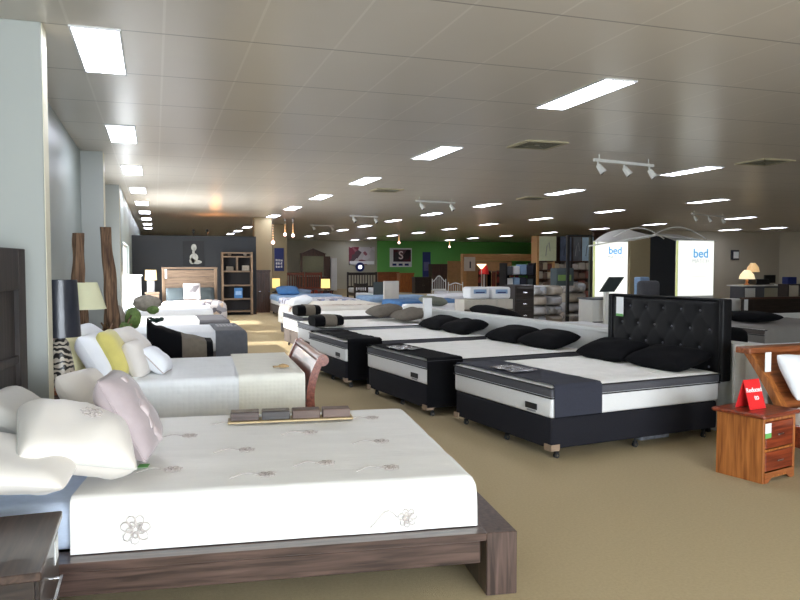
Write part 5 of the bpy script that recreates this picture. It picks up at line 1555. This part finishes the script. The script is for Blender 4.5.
# dark headboard row and beds
x0, x1, z0, z1 = px_box(743, 297, 800, 322, 14.6)
dh = thing('wide_headboard', 'long dark brown headboard at the right edge below the counter', 'headboard', (x0, 14.6, 0)); w_ = x1 - x0 + .6
MB().box(0, 0, z0 - .05, w_, .08, z1, b=.01).build('panel', M_ESP, dh); MB().box(-.02, -.02, z1 - .05, w_ + .02, .1, z1, b=.01).build('top_rail', M_BROWN, dh)
for x in (.1, w_ - .2): MB().box(x, .01, 0, x + .08, .07, z0 - .05).build('leg', M_ESP, dh)
MB().box(.03, -.012, z1 - .32, .14, -.002, z1 - .02).build('price_tag', M_PAPER, dh)
x0, x1, z0, z1 = px_box(728, 299, 744, 325, 15.2)
ws = thing('drawer_stack', 'white ribbed drawer stack between the tufted headboard and the dark headboard', 'drawers', (x0, 15.2, 0)); w_ = x1 - x0
MB().box(0, 0, 0, w_, .4, z1, b=.006).build('body', M_WHITE, ws)
for k in range(5): MB().box(.02, -.015, .08 + k * (z1 - .1) / 5, w_ - .02, 0, .06 + (k + 1) * (z1 - .1) / 5, b=.004).build('drawer', M_WHITE, ws)
# white low wall behind, with beds in front
struct(MB().box(aty(729, 320, 12.6).x, 12.6, 0, 15, 12.72, aty(760, 314, 12.6).z).build('low_wall_right', M_PART))
x0, x1, z0, z1 = px_box(727, 326, 752, 350, 8.4)
ot = thing('ottoman', 'dark rounded ottoman just right of the tufted headboard', 'ottoman', (x0, 8.4, 0)); w_ = x1 - x0
MB().box(0, 0, .08, w_, .9, z1 - .04, b=.12).build('seat', M_BLACKF, ot); MB().box(.02, .3, z1 - .06, w_ - .12, .85, z1 + .03, b=.04).build('cushion', M_TAUPE, ot)
for x in (.12, w_ - .16):
    for y in (.12, .7): MB().box(x, y, 0, x + .05, y + .05, .1).build('leg', M_BLKPL, ot)
x0, x1, z0, z1 = px_box(764, 326, 810, 352, 8.6)
gb = ensemble((x0, 8.6, 0), 0, 2.0, 1.5, 'grey ensemble bed at the right edge behind the honey timber headboard', top=.60, base=M_BASE, border=M_BASEGREY, labelplate=False, guards=False)
o = sheet_mb(.0, 1.9, -.02, 1.52, .645, .40, (True, False), (True, True), .08, .008, 91, 30, 40, 4).build('bed_cover', mat('warm_grey_cover', (128, 124, 120), .8, var=.05), None, (x0, 8.6, 0)); tag(o, 'warm grey cover on the bed at the right edge', 'bed cover')
pillow('pillow', 'black pillow on the grey bed at the right edge', 'pillow', .6, .9, .16, (x0 + .55, 9.5, .73), (0, 0, .1), M_BLACKF, 92)
x0, x1, z0, z1 = span(733, 343, 762, 400, 5.30)
o = MB().box(x0, 5.28, 0, x1, 5.31, aty(748, 344, 5.3).z, b=.003).build('white_board', M_PART); tag(o, 'white board standing between the tufted and the sloping timber headboard', 'board')

# blue bedspread items, more counters at right edge
x0, x1, z0, z1 = px_box(788, 284, 810, 296, 18)
sh_ = thing('shelf_unit', 'low dark shelf unit at the far right edge', 'shelf', (x0, 18, 0)); w_ = x1 - x0
MB().box(0, 0, 0, .04, .4, z1).build('side_panel', M_ESP, sh_); MB().box(w_ - .04, 0, 0, w_, .4, z1).build('side_panel', M_ESP, sh_)
for z in (.1, .5, z1 - .04): MB().box(.04, 0, z, w_ - .04, .4, z + .035).build('shelf', M_ESP, sh_)
o = MB().box(x0 + .05, 18.05, z1, x0 + .4, 18.3, z1 + .22, b=.02).build('storage_box', M_BLUEDK); tag(o, 'dark blue box on the shelf unit at the far right edge', 'box')

# ---------------------------------------------------------------- hanging crystal pendants
for k, (px, y0, y1, Y, lab) in enumerate(((273, 222, 243, 24.0, 'rose glowing pendant cluster string nearest the bookcase'), (285, 225, 235, 26, 'slim amber pendant string, second right of the bookcase'), (293, 219, 236, 25, 'amber pendant string, rightmost of three near the bookcase'), (399, 224, 243, 33, 'long glowing pendant string before the green wall'), (449.5, 240, 247, 40, 'tiny distant pendant before the green wall'), (267, 234, 239, 26, 'small amber pendant left of the rose one'))):
    zb = aty(px, y1, Y).z; xx = aty(px, y1, Y).x
    t = thing('pendant_light', lab, 'pendant light', (xx, Y, CEIL), 0, 'hanging pendant strings')
    MB().cyl((0, 0, 0), (0, 0, zb - CEIL + .1), .006, None, 6).cyl((0, 0, -.02), (0, 0, 0), .06, None, 12).build('cord', M_CHROME, t)
    m = MB(); Lh = CEIL - zb
    for i in range(7):
        zz = -Lh * (.35 + .55 * i / 6) ; rr = .014 + .012 * i / 6
        m.lathe([(.001, zz + rr), (rr, zz), (.001, zz - rr)], 8)
    m.build('bead_string', glow('amber_bead', (255, 190, 130), 2.5), t)['kind'] = 'stuff'
    MB().lathe([(.001, zb - CEIL + .09), (.055, zb - CEIL + .04), (.06, zb - CEIL), (.001, zb - CEIL - .05)], 14).build('lamp', glow('rose_bulb', (255, 200, 190), 5.0), t)
# warm spotlights washing the slate wall from above
for px in (194, 208):
    p = aty(px, 234, 23.2)
    t = thing('spotlight', 'small black spotlight on a bracket above the slate wall, %s' % ('left of two' if px == 194 else 'right of two'), 'spotlight', (p.x, 23.6, 2.44))
    MB().cyl((0, 0, 0), (0, 0, .12), .012).build('bracket', M_BLKPL, t); MB().cyl((0, .05, .12), (0, -.08, .16), .04, .05, 12).build('head', M_BLKPL, t)
wg = thing('uplight', 'warm uplight behind the slate wall shining on the ceiling', 'light', (aty(216, 236, 24.2).x, 24.2, 0))
MB().cyl((0, 0, 0), (0, 0, 2.3), .02, None, 8).cyl((0, 0, 0), (0, 0, .03), .15, None, 16).build('pole', M_BLKPL, wg)
MB().lathe([(.04, 2.3), (.16, 2.42)], 16, cap=False).cyl((0, 0, 2.36), (0, 0, 2.37), .1, None, 16).build('shade', glow('warm_uplight', (255, 170, 90), 30.0), wg)
